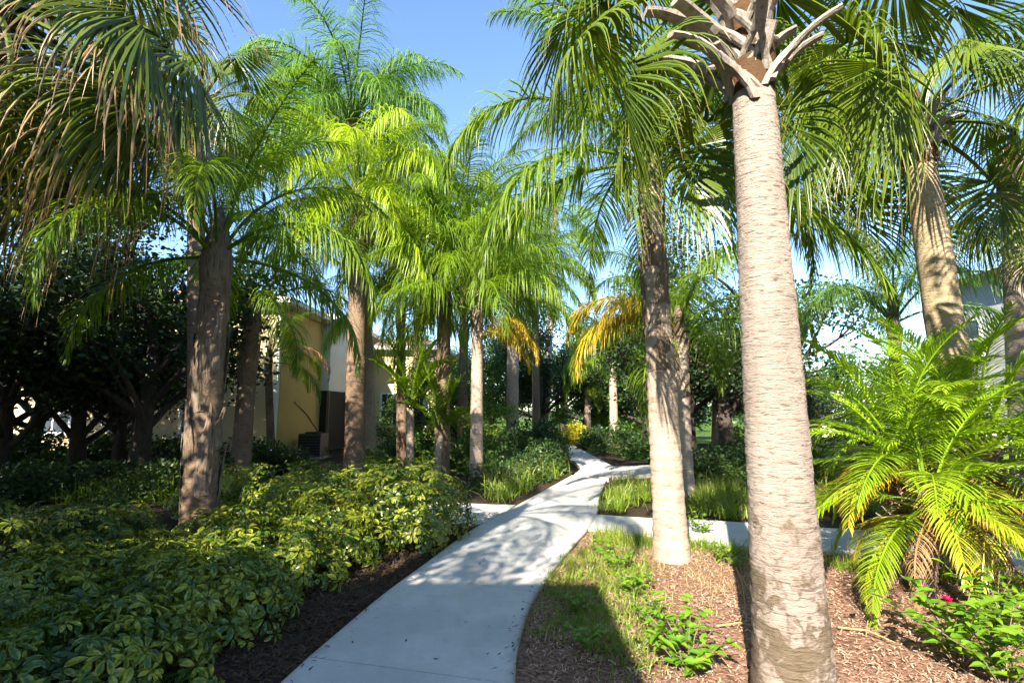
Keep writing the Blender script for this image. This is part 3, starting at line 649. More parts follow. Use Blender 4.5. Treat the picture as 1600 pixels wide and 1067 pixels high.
# date palm clump
def date_palm(label, base, top, r0, r1, n, L, az0, seed, old=4, dead=2, lo=0.0, hi=0.95):
    base = Vector((base.x, base.y, -0.03)); root = empty('date_palm', base, label, 'palm tree', 'date palms in the right bed')
    tp = top-base; path = bend_path(base, top, 0.04)
    obj('trunk', trunk_mesh('trunk', M['queen_bark_dark'], path, lambda s, z: (r0+(r1-r0)*s)*(1+0.35*math.exp(-z*7)), 60, 22, ring=0.055, ring_amp=0.16, rough=0.10, seed=seed), root)
    rnd = random.Random(seed); h = tp.length
    for k in range(int(h*26)):                    # pegs of cut leaf stalks
        s = 0.15+0.85*k/(h*26); az = k*2.39996; p = tp*s; r = (r0+(r1-r0)*s)
        obj('leaf_base', BOOTS[k % 5], root, p+Vector((math.cos(az)*r*0.9, math.sin(az)*r*0.9, -0.05)), (0, 0, az), 0.30*r/0.09)
    fronds(root, PF['green'], tp+Vector((0,0,0.05)), n, az0, L, lo, hi, seed=seed)
    fronds(root, PF['old'], tp, old, az0+1.0, L*0.95, 0.7, 1.0, seed=seed+1)
    fronds(root, PF['dead'], tp+Vector((0,0,-.05)), dead, az0+2.5, L*0.9, 0.85, 1.0, seed=seed+2, name='dead_frond')
    return root
date_palm('date palm on the left of the clump, nearest the pale trunk', G(1388, 905), A(1405, 700, 4.75), 0.085, 0.075, 18, 0.85, 0.2, 40, old=5, dead=3)
date_palm('date palm with thin ringed stem in the middle of the clump', G(1440, 935), A(1448, 760, 4.4), 0.075, 0.07, 16, 0.80, 1.4, 41, old=6, dead=2)
date_palm('thick-stemmed date palm on the right of the clump', G(1535, 900), A(1530, 700, 4.75), 0.17, 0.15, 24, 0.95, 2.2, 42, old=4, dead=5)
date_palm('date palm hidden at the back of the clump', G(1480, 860), A(1470, 640, 5.3), 0.09, 0.08, 15, 0.9, 0.9, 43, old=0, dead=1, hi=0.8)

# ------------------------------------------------------------------ broadleaf trees
def tree_variant(key, leafmat, seed, h=8.0, spread=3.2, nleaf=13000, leaf=0.085, trunk_h=2.2, r0=0.25, clump=0.85, low=0.0):
    rnd = random.Random(seed); tb = MB(); lb = MB(); tips = []
    top = Vector((rnd.uniform(-.4,.4), rnd.uniform(-.4,.4), trunk_h+1.2))
    path = [Vector((0,0,0)), Vector((rnd.uniform(-.1,.1), rnd.uniform(-.1,.1), trunk_h*0.5)), Vector((top.x*.5, top.y*.5, trunk_h)), top]
    P = smooth(path, 6); m = len(P)
    tb.tube(P, [r0*(1.25 if i == 0 else 1)*(1-0.45*i/m) for i in range(m)], 12)
    limbs = MB()
    def branch(p, d, ln, r, lvl):
        pts = [p]; q = p
        for i in range(5):
            d = (d+Vector((rnd.uniform(-.25,.25), rnd.uniform(-.25,.25), rnd.uniform(-.1,.2)))).normalized(); q = q+d*ln/5; pts.append(q)
        limbs.tube(pts, [r*(1-0.13*i) for i in range(6)], 6, False)
        if lvl == 0: tips.append(q); tips.append(pts[3]); return
        tips.append(q)
        for k in range(3):
            a = pts[rnd.randint(2, 5)]
            nd = (d+Vector((rnd.uniform(-1,1), rnd.uniform(-1,1), rnd.uniform(-.4,.6)))).normalized()
            branch(a, nd, ln*rnd.uniform(.5,.75), r*.5, lvl-1)
    for k in range(8):
        az = k*2.39996+rnd.uniform(-.3,.3); e = rnd.uniform(0.05-low, 1.1)
        st = P[int(m*(0.5+0.5*k/8))-1]
        branch(st, Vector((math.cos(az)*math.cos(e), math.sin(az)*math.cos(e), math.sin(e))), spread*rnd.uniform(.65,1.0), r0*.42, 2)
    branch(top, Vector((0,0,1)), (h-trunk_h-1.2)*0.7, r0*.5, 2)
    rs = np.random.RandomState(seed); T = np.array([tuple(x) for x in tips])
    c = T[rs.randint(0, len(T), nleaf)]; u = rs.normal(size=(nleaf, 3)); u /= np.linalg.norm(u, axis=1)[:, None]
    rr = clump*rs.uniform(0.1, 1, nleaf)**0.5*rs.uniform(.6, 1.1, nleaf); pos = c+u*rr[:, None]*np.array([1, 1, .7])
    pos[:, 2] = np.maximum(pos[:, 2], 0.5)
    ax = rs.normal(size=(nleaf, 3)); ax[:, 2] *= 0.6; ax /= np.linalg.norm(ax, axis=1)[:, None]
    ay = np.cross(ax, rs.normal(size=(nleaf, 3))); ay /= np.linalg.norm(ay, axis=1)[:, None]
    sz = leaf*rs.uniform(.6, 1.4, nleaf)[:, None]
    v = np.stack([pos, pos+ax*sz*.5+ay*sz*.32, pos+ax*sz, pos+ax*sz*.5-ay*sz*.32], 1).reshape(-1, 3)
    me = bpy.data.meshes.new('crown_'+key); n = nleaf
    me.from_pydata(v.tolist(), [], np.arange(4*n).reshape(n, 4).tolist())
    uv = me.uv_layers.new(name='UVMap'); uv.data.foreach_set('uv', np.tile(np.array([.5,0,1,.5,.5,1,0,.5], dtype=np.float32), n)); me.materials.append(leafmat)
    return tb.mesh('trunk_'+key, M['oak_bark'], True), limbs.mesh('limbs_'+key, M['oak_bark'], True), me
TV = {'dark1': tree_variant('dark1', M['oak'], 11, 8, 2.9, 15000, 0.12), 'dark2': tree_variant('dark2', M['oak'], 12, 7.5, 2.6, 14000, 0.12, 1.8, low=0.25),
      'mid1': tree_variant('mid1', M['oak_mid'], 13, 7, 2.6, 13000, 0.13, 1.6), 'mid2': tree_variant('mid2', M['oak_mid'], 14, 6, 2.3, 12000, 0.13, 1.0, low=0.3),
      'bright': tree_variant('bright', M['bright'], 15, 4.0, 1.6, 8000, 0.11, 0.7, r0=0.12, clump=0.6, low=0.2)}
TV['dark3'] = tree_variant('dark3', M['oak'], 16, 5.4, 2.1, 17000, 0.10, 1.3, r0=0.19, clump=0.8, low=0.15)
def tree(label, kind, x, y, sc, rz, group):
    root = empty('broadleaf_tree', (x, y, -0.05), label, 'tree', group); root.rotation_euler.z = rz; root.scale = (sc, sc, sc)
    for nm, me in zip(('trunk', 'limbs', 'crown'), TV[kind]): obj(nm, me, root)
    return root
GL = 'dark trees on the left'; GR = 'dark trees behind the ringed palm'; GF = 'trees closing the view'
def tx(u, y): return (u-800)/800*y*0.99
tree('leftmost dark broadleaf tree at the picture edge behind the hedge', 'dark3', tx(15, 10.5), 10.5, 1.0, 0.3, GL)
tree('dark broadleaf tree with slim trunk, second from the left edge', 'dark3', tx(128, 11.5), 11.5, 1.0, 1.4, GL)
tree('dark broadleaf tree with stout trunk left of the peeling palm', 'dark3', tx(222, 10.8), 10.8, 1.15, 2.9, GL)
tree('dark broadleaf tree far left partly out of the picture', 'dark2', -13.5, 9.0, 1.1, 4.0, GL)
tree('added dark tree outside the picture on the far left, shading the left trees, nearest the hedge', 'dark1', -10.2, 4.6, 1.2, 2.0, GL)  # unseen tree added to throw shade on the left trunks
tree('added dark tree outside the picture on the far left, shading the left trees, behind the others', 'dark2', -13.2, 5.0, 1.25, 0.5, GL)  # second unseen shade caster added for the left trees
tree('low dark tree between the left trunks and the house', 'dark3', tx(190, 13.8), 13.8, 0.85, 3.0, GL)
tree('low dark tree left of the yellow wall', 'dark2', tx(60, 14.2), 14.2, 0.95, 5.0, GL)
tree('added dark tree outside the picture left of the viewer, blocking sky above the hedge', 'dark1', -8.4, 1.2, 0.8, 1.2, GL)  # added out of view to block sky light above the hedge
tree('added dark tree outside the picture right of the viewer, shading the right-hand fans', 'dark1', 4.8, -2.8, 1.15, 3.2, 'added dark trees behind the viewer that block sky light')  # unseen, added to shade the right fans and cut sky light
tree('added dark tree outside the picture farther right of the viewer, blocking sky light', 'dark2', 10.0, 1.6, 1.0, 0.2, 'added dark trees behind the viewer that block sky light')  # added out of view, blocks sky light from the right rear
tree('added dark tree outside the picture left of the viewer, shading the hedge', 'dark1', -6.3, -0.5, 0.88, 4.2, GL)  # unseen, added to shade the hedge around the peeling palm
tree('broad dark tree right behind the ringed palm', 'dark1', tx(1130, 15.5), 15.5, 0.95, 5.1, GR)
tree('dark tree left of the pale trunk, behind the slim palm', 'dark2', tx(1075, 18), 18, 1.0, 2.2, GR)
tree('dark tree seen right behind the pale trunk', 'dark2', tx(1205, 17), 17, 0.68, 0.7, GR)
tree('green tree right of the pale trunk against the sky', 'mid1', tx(1275, 20), 20, 0.66, 1.7, GF)
tree('green tree left of the feathery palm on the right', 'mid2', tx(1345, 23), 23, 0.62, 3.3, GF)
tree('green tree behind the brown-trunked cabbage palm', 'mid1', tx(1540, 22), 22, 0.75, 0.2, GF)
tree('dark conical tree left of the far path end', 'dark2', tx(845, 27), 27, 0.95, 3.9, GF)
tree('dark tree behind the golden frond', 'dark1', tx(795, 29), 29, 0.95, 0.9, GF)
tree('green tree right of the far path end', 'mid1', tx(945, 29), 29, 0.85, 2.0, GF)
tree('green tree behind the slim ringed palms in the distance', 'mid2', tx(1010, 24), 24, 0.95, 5.5, GF)
tree('green tree behind the house corner', 'mid1', tx(640, 33), 33, 1.0, 1.1, GF)
tree('green tree behind the pale verge palm', 'mid2', tx(740, 26), 26, 0.8, 4.4, GF)
tree('green tree far behind the slender pale trunk', 'mid1', tx(770, 34), 34, 1.15, 0.6, GF)
tree('green tree far behind the end of the path', 'mid1', tx(880, 38), 38, 1.2, 2.8, GF)
tree('dark tree behind the distant queen palms', 'dark1', tx(985, 33), 33, 1.15, 4.0, GF)
tree('dark tree far behind the slim ringed palm', 'dark2', tx(1050, 27), 27, 1.1, 0.3, GF)
tree('green tree far behind the right bed', 'mid1', tx(1180, 36), 36, 1.1, 5.0, GF)
tree('light green tree screening the rear wing of the house', 'mid2', tx(655, 19), 19, 0.62, 2.6, GF)
tree('bright green small tree before the house rear wall', 'bright', tx(705, 18), 18, 0.85, 1.1, GF)
tree('bright green small tree at the end of the path', 'bright', tx(905, 33), 33, 1.1, 0.4, GF)
tree('bright green small tree under the distant palms', 'bright', tx(985, 27), 27, 0.9, 2.4, GF)
# far wood beyond everything: one mass
def far_wood():
    rs = np.random.RandomState(5); n = 26000
    x = rs.uniform(-75, 75, n); top = 6.5+2.2*np.sin(x*0.33)+1.6*np.sin(x*0.81+1)+rs.normal(size=n)*0.5
    z = top*rs.uniform(0, 1, n)**0.8; y = 62+rs.uniform(-4, 4, n)
    pos = np.stack([x, y, z], 1); ax = rs.normal(size=(n, 3)); ax /= np.linalg.norm(ax, axis=1)[:, None]
    ay = np.cross(ax, rs.normal(size=(n, 3))); ay /= np.linalg.norm(ay, axis=1)[:, None]; s = rs.uniform(.3, .7, n)[:, None]
    v = np.stack([pos, pos+ax*s*.5+ay*s*.35, pos+ax*s, pos+ax*s*.5-ay*s*.35], 1).reshape(-1, 3)
    me = bpy.data.meshes.new('far_wood'); me.from_pydata(v.tolist(), [], np.arange(4*n).reshape(n, 4).tolist())
    uv = me.uv_layers.new(name='UVMap'); uv.data.foreach_set('uv', np.tile(np.array([.5,0,1,.5,.5,1,0,.5], dtype=np.float32), n)); me.materials.append(M['oak_mid'])
    o = tag(obj('far_wood', me), 'distant line of trees closing the horizon', 'trees'); o['kind'] = 'stuff'
far_wood()

# ------------------------------------------------------------------ houses
def house_left():
    X0, XR = -22.0, -7.55; Y0, Y1, YB = 16.5, 20.2, 30.0
    root = empty('yellow_house', (-12, 20, -0.06), 'two-storey yellow stucco house with tiled roof behind the palms on the left', 'house'); off = Vector((-12, 20, -0.06))
    def part(name, mb, mat, parent=None, sm=False):
        o = obj(name, mb.mesh(name, M[mat], sm), parent or root)
        if not parent: o.location = -off
        return o
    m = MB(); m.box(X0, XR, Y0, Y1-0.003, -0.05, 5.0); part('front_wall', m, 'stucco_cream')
    m = MB(); m.box(XR-6, -7.2, Y1+2.4, YB, -0.05, 5.1); m.box(-7.2+0.004, -3.4, Y1+3.2, YB, -0.05, 4.3); part('rear_wall', m, 'stucco_cream')
    m = MB(); m.box(XR-0.1, -7.2, Y1, Y1+2.396, 2.35, 5.1); part('bay', m, 'stucco_white')
    m = MB(); m.box(XR-0.1, -7.2, Y1+0.02, Y1+0.06, 0.0, 2.35); part('porch_screen', m, 'screen')
    m = MB(); m.box(-7.24, -7.2, Y1+0.06, Y1+2.39, 0.0, 2.346); part('porch_screen', m, 'screen')
    for (x, y) in ((-7.26, Y1-0.02), (-7.26, Y1+2.3)):
        m = MB(); m.box(x, x+0.09, y, y+0.09, 0.0, 2.345); part('porch_post', m, 'stucco_dark')
    m = MB(); m.box(XR-0.10, XR+0.012, Y0-0.012, Y0+0.14, -0.05, 4.99); part('corner_trim', m, 'trim')
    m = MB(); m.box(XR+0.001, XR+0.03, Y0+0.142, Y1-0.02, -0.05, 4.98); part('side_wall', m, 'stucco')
    def hip(x0, x1, y0, y1, z, rise, ov=0.5):
        m = MB(); a = (x0-ov, y0-ov, z); b = (x1+ov, y0-ov, z); c = (x1+ov, y1+ov, z); d = (x0-ov, y1+ov, z)
        hy = (y1-y0)/2+ov; ym = (y0+y1)/2; r = min(hy, (x1-x0)/2+ov-0.1)
        e = (x0-ov+r, ym, z+rise); f = (x1+ov-r, ym, z+rise)
        m.face([a, b, f, e]); m.face([b, c, f]); m.face([c, d, e, f]); m.face([d, a, e])
        lo = [(p[0], p[1], z-0.18) for p in (a, b, c, d)]
        rf = part('roof', m, 'roof')
        fm = MB()
        for i in range(4):
            p, q = (a, b, c, d)[i], (a, b, c, d)[(i+1) % 4]; fm.face([lo[i], lo[(i+1) % 4], (q[0], q[1], z-0.002), (p[0], p[1], z-0.002)])
        fm.face(lo[::-1]); part('fascia', fm, 'trim', rf)
    hip(X0, XR, Y0, Y1+5, 5.19, 1.35); hip(XR-5, -7.2, Y1, YB, 5.3, 1.2); hip(-6.7, -3.4, Y1+3.2, YB, 4.48, 0.9, 0.45)
    def window(x0, x1, z0, z1, y):
        m = MB(); t = 0.09
        m.box(x0-t, x1+t, y-0.05, y-0.003, z1, z1+t); m.box(x0-t, x1+t, y-0.07, y-0.003, z0-t, z0)
        m.box(x0-t, x0, y-0.05, y-0.003, z0, z1); m.box(x1, x1+t, y-0.05, y-0.003, z0, z1)
        m.box((x0+x1)/2-.025, (x0+x1)/2+.025, y-0.04, y-0.004, z0, z1); m.box(x0, x1, y-0.036, y-0.004, (z0+z1)/2-.025, (z0+z1)/2+.025)
        wd = part('window', m, 'trim'); g = MB(); g.box(x0+.002, x1-.002, y-0.02, y-0.006, z0+.002, z1-.002); part('pane', g, 'glass', wd)
    for xc in (-19.5, -16.9, -14.6, -12.2, -10.0):
        window(xc-.5, xc+.5, 0.9, 2.1, Y0); window(xc-.45, xc+.45, 3.0, 4.2, Y0)
    window(-5.9, -4.9, 0.9, 2.3, Y1+3.2); window(-4.5, -3.8, 0.9, 2.3, Y1+3.2)
house_left()

mb = MB(); mb.tube([(0,0,0), (-.35,-.1,.75), (-.8,-.3,1.5), (-1.3,-.55,2.05)], [.035,.03,.024,.012], 7)
tag(obj('dry_palm_stalk', mb.mesh('dry_palm_stalk', M['dead']), None, (-6.35, 18.3, -0.05)), 'long dry brown palm stalk leaning against the yellow house wall', 'palm stalk')
ac = empty('air_conditioner', (-6.9, 18.1, -0.06), 'dark air conditioning cabinet standing at the yellow house wall', 'air conditioner')
m = MB(); m.box(-.38,.38,-.38,.38,.08,.85); obj('cabinet', m.mesh('cabinet', M['metal']), ac)
m = MB(); m.box(-.42,.42,-.42,.42,0,.078); obj('pad', m.mesh('pad', M['concrete']), ac)
m = MB(); m.tube([(0,0,.852),(0,0,.90)], [.30,.27], 20); obj('fan_guard', m.mesh('fan_guard', M['screen']), ac)
for k in range(7):
    m = MB(); m.box(-.36,.36,-.394,-.382,.15+k*.095,.19+k*.095); obj('louvre', m.mesh('louvre', M['screen']), ac)

def house_right():
    x0, y0, y1, H = 13.6, 4.0, 15.8, 5.4
    root = empty('grey_house', (x0+4, 10, -0.06), 'pale grey house seen behind the right-hand palms', 'house'); off = Vector((x0+4, 10, -0.06))
    def part(name, mb, mat, parent=None):
        o = obj(name, mb.mesh(name, M[mat]), parent or root)
        if not parent: o.location = -off
        return o
    m = MB(); m.box(x0, x0+9, y0, y1, -0.05, H); part('wall', m, 'stucco_grey')
    m = MB(); z = H; a = (x0-.5,y0-.5,z); b=(x0+9.5,y0-.5,z); c=(x0+9.5,y1+.5,z); d=(x0-.5,y1+.5,z); e=(x0+4.5,8.8,z+1.5); f=(x0+4.5,11,z+1.5)
    m.face([a,b,e]); m.face([b,c,f,e]); m.face([c,d,f]); m.face([d,a,e,f]); m.face([d,c,b,a]); part('roof', m, 'roof')
    for (ya, za, zb) in ((14.7, 3.1, 4.2), (14.7, 0.9, 2.2), (12.2, 3.1, 4.2), (12.2, 0.9, 2.2), (9.5, 3.1, 4.2), (9.5, 0.9, 2.2)):
        yb = ya+.75; t = .08; x = x0
        m = MB(); m.box(x-.05,x-.003,ya-t,yb+t,zb,zb+t); m.box(x-.07,x-.003,ya-t,yb+t,za-t,za); m.box(x-.05,x-.003,ya-t,ya,za,zb); m.box(x-.05,x-.003,yb,yb+t,za,zb)
        m.box(x-.035,x-.004,ya,yb,(za+zb)/2-.025,(za+zb)/2+.025)
        wd = part('window', m, 'trim'); g = MB(); g.box(x-.02,x-.006,ya+.002,yb-.002,za+.002,zb-.002); part('pane', g, 'glass', wd)
house_right()
def house_far():
    x0 = tx(1245, 32); root = empty('white_house', (x0+3, 35, -0.06), 'white house glimpsed low between the pale trunk and the date palms', 'house'); off = Vector((x0+3, 35, -0.06))
    def part(name, mb, mat):
        o = obj(name, mb.mesh(name, M[mat]), root); o.location = -off
    m = MB(); m.box(x0, x0+3, 32, 38, -0.05, 3.0); part('wall', m, 'stucco_white')
    m = MB(); a=(x0-.4,31.6,3.002); b=(x0+3.4,31.6,3.002); c=(x0+3.4,38.4,3.002); d=(x0-.4,38.4,3.002); e=(x0+1,35,4.2); f=(x0+2,35,4.2)
    m.face([a,b,f,e]); m.face([b,c,f]); m.face([c,d,e,f]); m.face([d,a,e]); m.face([d,c,b,a]); part('roof', m, 'roof')
    for xw in (0.9,): 
        m = MB(); m.box(x0+xw, x0+xw+1.1, 31.95, 31.997, 1.0, 2.3); part('window', m, 'glass')
house_far()
# the house the photographer stands in front of: it shades the near path and hedge
def house_behind():
    root = empty('house_at_back', (-8, -7, -0.06), 'two-storey house behind the viewer that shades the near path', 'house'); off = Vector((-8, -7, -0.06))
    def part(name, mb, mat):
        o = obj(name, mb.mesh(name, M[mat]), root); o.location = -off
    m = MB(); m.box(-16, -1.95, -12, -2.5, -0.05, 4.75); part('wall', m, 'stucco')
    m = MB(); m.box(-1.947, -1.2, -10, -2.52, -0.05, 3.6); part('side_wing', m, 'stucco')
    m = MB(); a=(-16.2,-12.2,4.752); b=(-1.9,-12.2,4.752); c=(-1.9,-2.45,4.752); d=(-16.2,-2.45,4.752); e=(-11.5,-7.3,6.0); f=(-6.5,-7.3,6.0)
    m.face([a,b,f,e]); m.face([b,c,f]); m.face([c,d,e,f]); m.face([d,a,e]); m.face([d,c,b,a]); part('roof', m, 'roof')
house_behind()

# ------------------------------------------------------------------ umbrella (schefflera) hedge
def palmate(seed, n=8, ln=0.115):
    rnd = random.Random(seed); mb = MB()
    for k in range(n):
        az = k*2*math.pi/n+rnd.uniform(-.2,.2); e = rnd.uniform(-.1,.45); l = ln*rnd.uniform(.75,1.15)
        d = Vector((math.cos(az)*math.cos(e), math.sin(az)*math.cos(e), math.sin(e))); p = d*0.025
        side = Vector((-math.sin(az), math.cos(az), rnd.uniform(-.3,.3))).normalized(); rows = []; ts = []
        for i in range(6):
            s = i/5; wv = l*0.40*(math.sin(math.pi*min(1, s**1.25*0.96+0.03))**0.8)*0.5+0.001
            nrm = d.cross(side)*-1
            if nrm.z < 0: nrm = -nrm
            rows.append([tuple(p-side*wv+nrm*wv*.28), tuple(p), tuple(p+side*wv+nrm*wv*.28)]); ts.append(s)
            d = (d+Vector((0,0,-.16))).normalized(); p = p+d*l/5
        mb.quadstrip(rows, ts, [0,.5,1])
    mb.tube([(0,0,0),(0,0,-.06),(0.01,0,-.13)], [.003,.003,.003], 4, False)
    return mb
PAL = [palmate(s, 7+s % 3, 0.080) for s in range(5)]
PALM = [p.mesh('umbrella_leaf', M['schef']) for p in PAL]
def inner_mesh(seed):
    rnd = random.Random(seed); mb = MB()
    for k in range(170):
        src = PAL[rnd.randrange(5)]; b = len(mb.v)
        az = rnd.uniform(0, 6.28); r = rnd.uniform(.2,.85)**.7; z = rnd.uniform(.12,.8)
        mt = Matrix.Translation((math.cos(az)*r*math.sqrt(max(0.1, 1-(z*.85)**2)), math.sin(az)*r*math.sqrt(max(0.1, 1-(z*.85)**2)), z)) @ Matrix.Rotation(az, 4, 'Z') @ Matrix.Rotation(rnd.uniform(.2,1.3), 4, 'Y') @ Matrix.Rotation(rnd.uniform(0,6), 4, 'Z') @ Matrix.Scale(1.3, 4)
        mb.v.extend([tuple(mt @ Vector(v)) for v in src.v]); mb.f.extend([tuple(b+i for i in f) for f in src.f]); mb.uv.extend(src.uv)
    return mb.mesh('inner_leaves', M['schef'])
INNER = [inner_mesh(50+i) for i in range(3)]
def stems_mesh(seed):
    rnd = random.Random(seed); mb = MB()
    for k in range(9):
        az = k*.7+rnd.uniform(-.2,.2); r = rnd.uniform(.3,.75)
        mb.tube([(math.cos(az)*.08, math.sin(az)*.08, -.02), (math.cos(az)*r*.5, math.sin(az)*r*.5, .4), (math.cos(az)*r, math.sin(az)*r, .78)], [.016,.012,.007], 5, False)
    return mb.mesh('stems', M['twig'], True)
STEMS = [stems_mesh(60+i) for i in range(2)]
SG = 'variegated umbrella shrubs of the hedge'
def umbrella_shrub(label, x, y, r, h, seed, n=150):
    n = int(n*1.55); rnd = random.Random(seed); root = empty('umbrella_shrub', (x, y, -0.02), label, 'shrub', SG)
    obj('inner_leaves', INNER[seed % 3], root, (0,0,0), (0,0,seed*1.3), (r, r, h))['kind'] = 'stuff'
    obj('stems', STEMS[seed % 2], root, (0,0,0), (0,0,seed), (r, r, h))
    for k in range(n):
        t = (k+.5)/n; z = 0.10+0.92*(1-t)**0.85; az = k*2.39996+rnd.uniform(-.3,.3)
        rr = math.sqrt(max(0, 1-min(1, max(0, (z-.25)/.80))**2.2))*rnd.uniform(.86,1.08)
        zz = z*rnd.uniform(.92,1.08)+0.24*mnoise.noise(Vector((math.cos(az)*rr*2.6, math.sin(az)*rr*2.6, seed*3.1)))
        rr *= 1+0.3*mnoise.noise(Vector((math.cos(az)*1.7, math.sin(az)*1.7+seed, z*2)))
        tilt = max(0, 1.15*(1-z)+rr*.35)+rnd.uniform(-.3,.3)
        mt = Matrix.Rotation(az, 4, 'Z') @ Matrix.Rotation(tilt, 4, 'Y') @ Matrix.Rotation(rnd.uniform(0,6.3), 4, 'Z')
        obj('leaf', PALM[rnd.randrange(5)], root, (math.cos(az)*rr*r, math.sin(az)*rr*r, max(.06, zz*h)), mt.to_euler(), rnd.uniform(.55,1.2))
shr = [
 (-1.30,6.62,.80,.93,'largest bright yellow-green umbrella shrub at the path bend',230),
 (-2.40,3.00,.64,.50,'umbrella shrub nearest the viewer at the bottom beside the path',150),
 (-2.32,4.05,.64,.53,'umbrella shrub second from the viewer along the path edge',150),
 (-2.25,5.00,.64,.57,'umbrella shrub third from the viewer along the path edge',140),
 (-1.95,5.75,.62,.68,'umbrella shrub just in front of the largest bright one',140),
 (-3.40,2.70,.68,.50,'umbrella shrub in the bottom left corner',150),
 (-3.45,3.75,.70,.56,'umbrella shrub behind the bottom left corner one',150),
 (-3.25,4.55,.66,.50,'umbrella shrub in front of the peeling palm trunk',140),
 (-2.95,5.65,.60,.56,'umbrella shrub right of the foot of the peeling palm',140),
 (-2.50,6.60,.66,.74,'umbrella shrub left of the largest bright one',150),
 (-4.60,4.30,.76,.82,'taller umbrella shrub at the left picture edge',150),
 (-4.45,5.45,.64,.66,'umbrella shrub left of the peeling palm trunk',140),
 (-3.35,7.55,.72,.74,'umbrella shrub behind the peeling palm on the right',130),
 (-2.30,7.75,.72,.76,'umbrella shrub behind the largest bright one on the left',130),
 (-4.45,8.15,.72,.70,'umbrella shrub in the back row nearest the dark trees',110),
 (-3.30,8.95,.72,.68,'umbrella shrub in the back row before the dark palm trunk',110)]
for i, (x, y, r, h, lb, n) in enumerate(shr): umbrella_shrub(lb, x, y, r, h, i, n)

# ------------------------------------------------------------------ other shrubs
def leafball(name, mat, seed, n, leaf, flat=0.8):
    rs = np.random.RandomState(seed); k = 26
    cc = rs.normal(size=(k, 3)); cc /= np.linalg.norm(cc, axis=1)[:, None]; cc *= rs.uniform(.35, .8, k)[:, None]; cc[:, 2] = np.abs(cc[:, 2])
    c = cc[rs.randint(0, k, n)]; u = rs.normal(size=(n, 3)); u /= np.linalg.norm(u, axis=1)[:, None]
    pos = c+u*(0.34*rs.uniform(.2, 1, n)**.5)[:, None]; pos[:, 2] = np.abs(pos[:, 2])
    ax = u+rs.normal(size=(n, 3))*.6; ax /= np.linalg.norm(ax, axis=1)[:, None]; ay = np.cross(ax, rs.normal(size=(n, 3))); ay /= np.linalg.norm(ay, axis=1)[:, None]
    s = leaf*rs.uniform(.6, 1.35, n)[:, None]
    v = np.stack([pos, pos+ax*s*.5+ay*s*.3, pos+ax*s, pos+ax*s*.5-ay*s*.3], 1).reshape(-1, 3)
    me = bpy.data.meshes.new(name); me.from_pydata(v.tolist(), [], np.arange(4*n).reshape(n, 4).tolist())
    uv = me.uv_layers.new(name='UVMap'); uv.data.foreach_set('uv', np.tile(np.array([.5,0,1,.5,.5,1,0,.5], dtype=np.float32), n)); me.materials.append(mat); return me
LB = {'dark': leafball('foliage_dark', M['shrub'], 1, 4500, .09), 'dark2': leafball('foliage_dark2', M['shrub'], 2, 4500, .08), 'mid': leafball('foliage_mid', M['oak_mid'], 3, 4000, .10),
      'gold': leafball('foliage_gold', M['gold_shrub'], 4, 2500, .12), 'bright': leafball('foliage_bright', M['bright'], 5, 3500, .10)}
def shrub(label, kind, x, y, rx, rz, seed, group):
    root = empty('shrub', (x, y, -0.05), label, 'shrub', group)
    obj('foliage', LB[kind], root, (0,0,0.02), (0,0,seed*1.7), (rx, rx, rz)); obj('stems', STEMS[seed % 2], root, (0,0,0), (0,0,seed), (rx*.9, rx*.9, rz*.9))
GS = 'low dark shrubs left of the far path'
for i, (u, y, rx, rz, kd, lb) in enumerate([
 (780,11.2,.75,.62,'dark','low dark shrub beside the slender pale trunk'), (815,12.4,.8,.75,'dark2','low dark shrub right of the slender pale trunk by the path'),
 (845,14.2,.9,.9,'dark','dark rounded shrub left of where the path narrows'), (800,14.5,1.0,1.25,'dark2','taller dark shrub below the golden frond'),
 (760,13.6,.9,1.05,'mid','green shrub behind the slender pale trunk'), (720,14.5,1.0,1.2,'mid','green shrub between dark and pale slim trunks'),
 (835,18.0,1.2,1.5,'dark','dark tall shrub farthest left of the path'), (862,17.2,.8,.9,'dark2','small dark shrub at the far path edge'),
 (665,15.5,1.0,1.1,'mid','green shrub behind the young palms'), (615,16.0,.9,1.1,'mid','green shrub below the house window'),
 (590,13.5,.8,.7,'mid','green shrub at the foot of the pale trunk by the house')]):
    shrub(lb, kd, tx(u, y), y, rx, rz, i, GS)
GS2 = 'shrubs right of the far path'
for i, (u, y, rx, rz, kd, lb) in enumerate([
 (896,24.3,1.15,1.15,'gold','bright yellow shrub at the end of the path'), (935,21,1.0,1.0,'dark','dark shrub right of the far path bend'), (985,18.5,1.0,1.0,'dark2','dark shrub behind the concrete branch'),
 (1100,12.8,1.0,.8,'dark','dark shrub behind the slim palm foot'), (1145,13.8,1.1,.9,'dark2','dark shrub left of the pale trunk under the trees'), (1030,17,1.0,1.1,'mid','green shrub behind the ringed trunk'),
 (1140,20,1.1,1.0,'bright','bright green shrub lit under the dark trees'), (1290,13,1.2,1.3,'mid','green shrub behind the date palms left side'), (1385,13,1.2,1.5,'mid','green shrub behind the date palms middle'), (1500,12,1.1,1.5,'bright','bright green shrub behind the thick date palm')]):
    shrub(lb, kd, tx(u, y), y, rx, rz, i+3, GS2)
GS3 = 'dark undergrowth shrubs below the left trees'
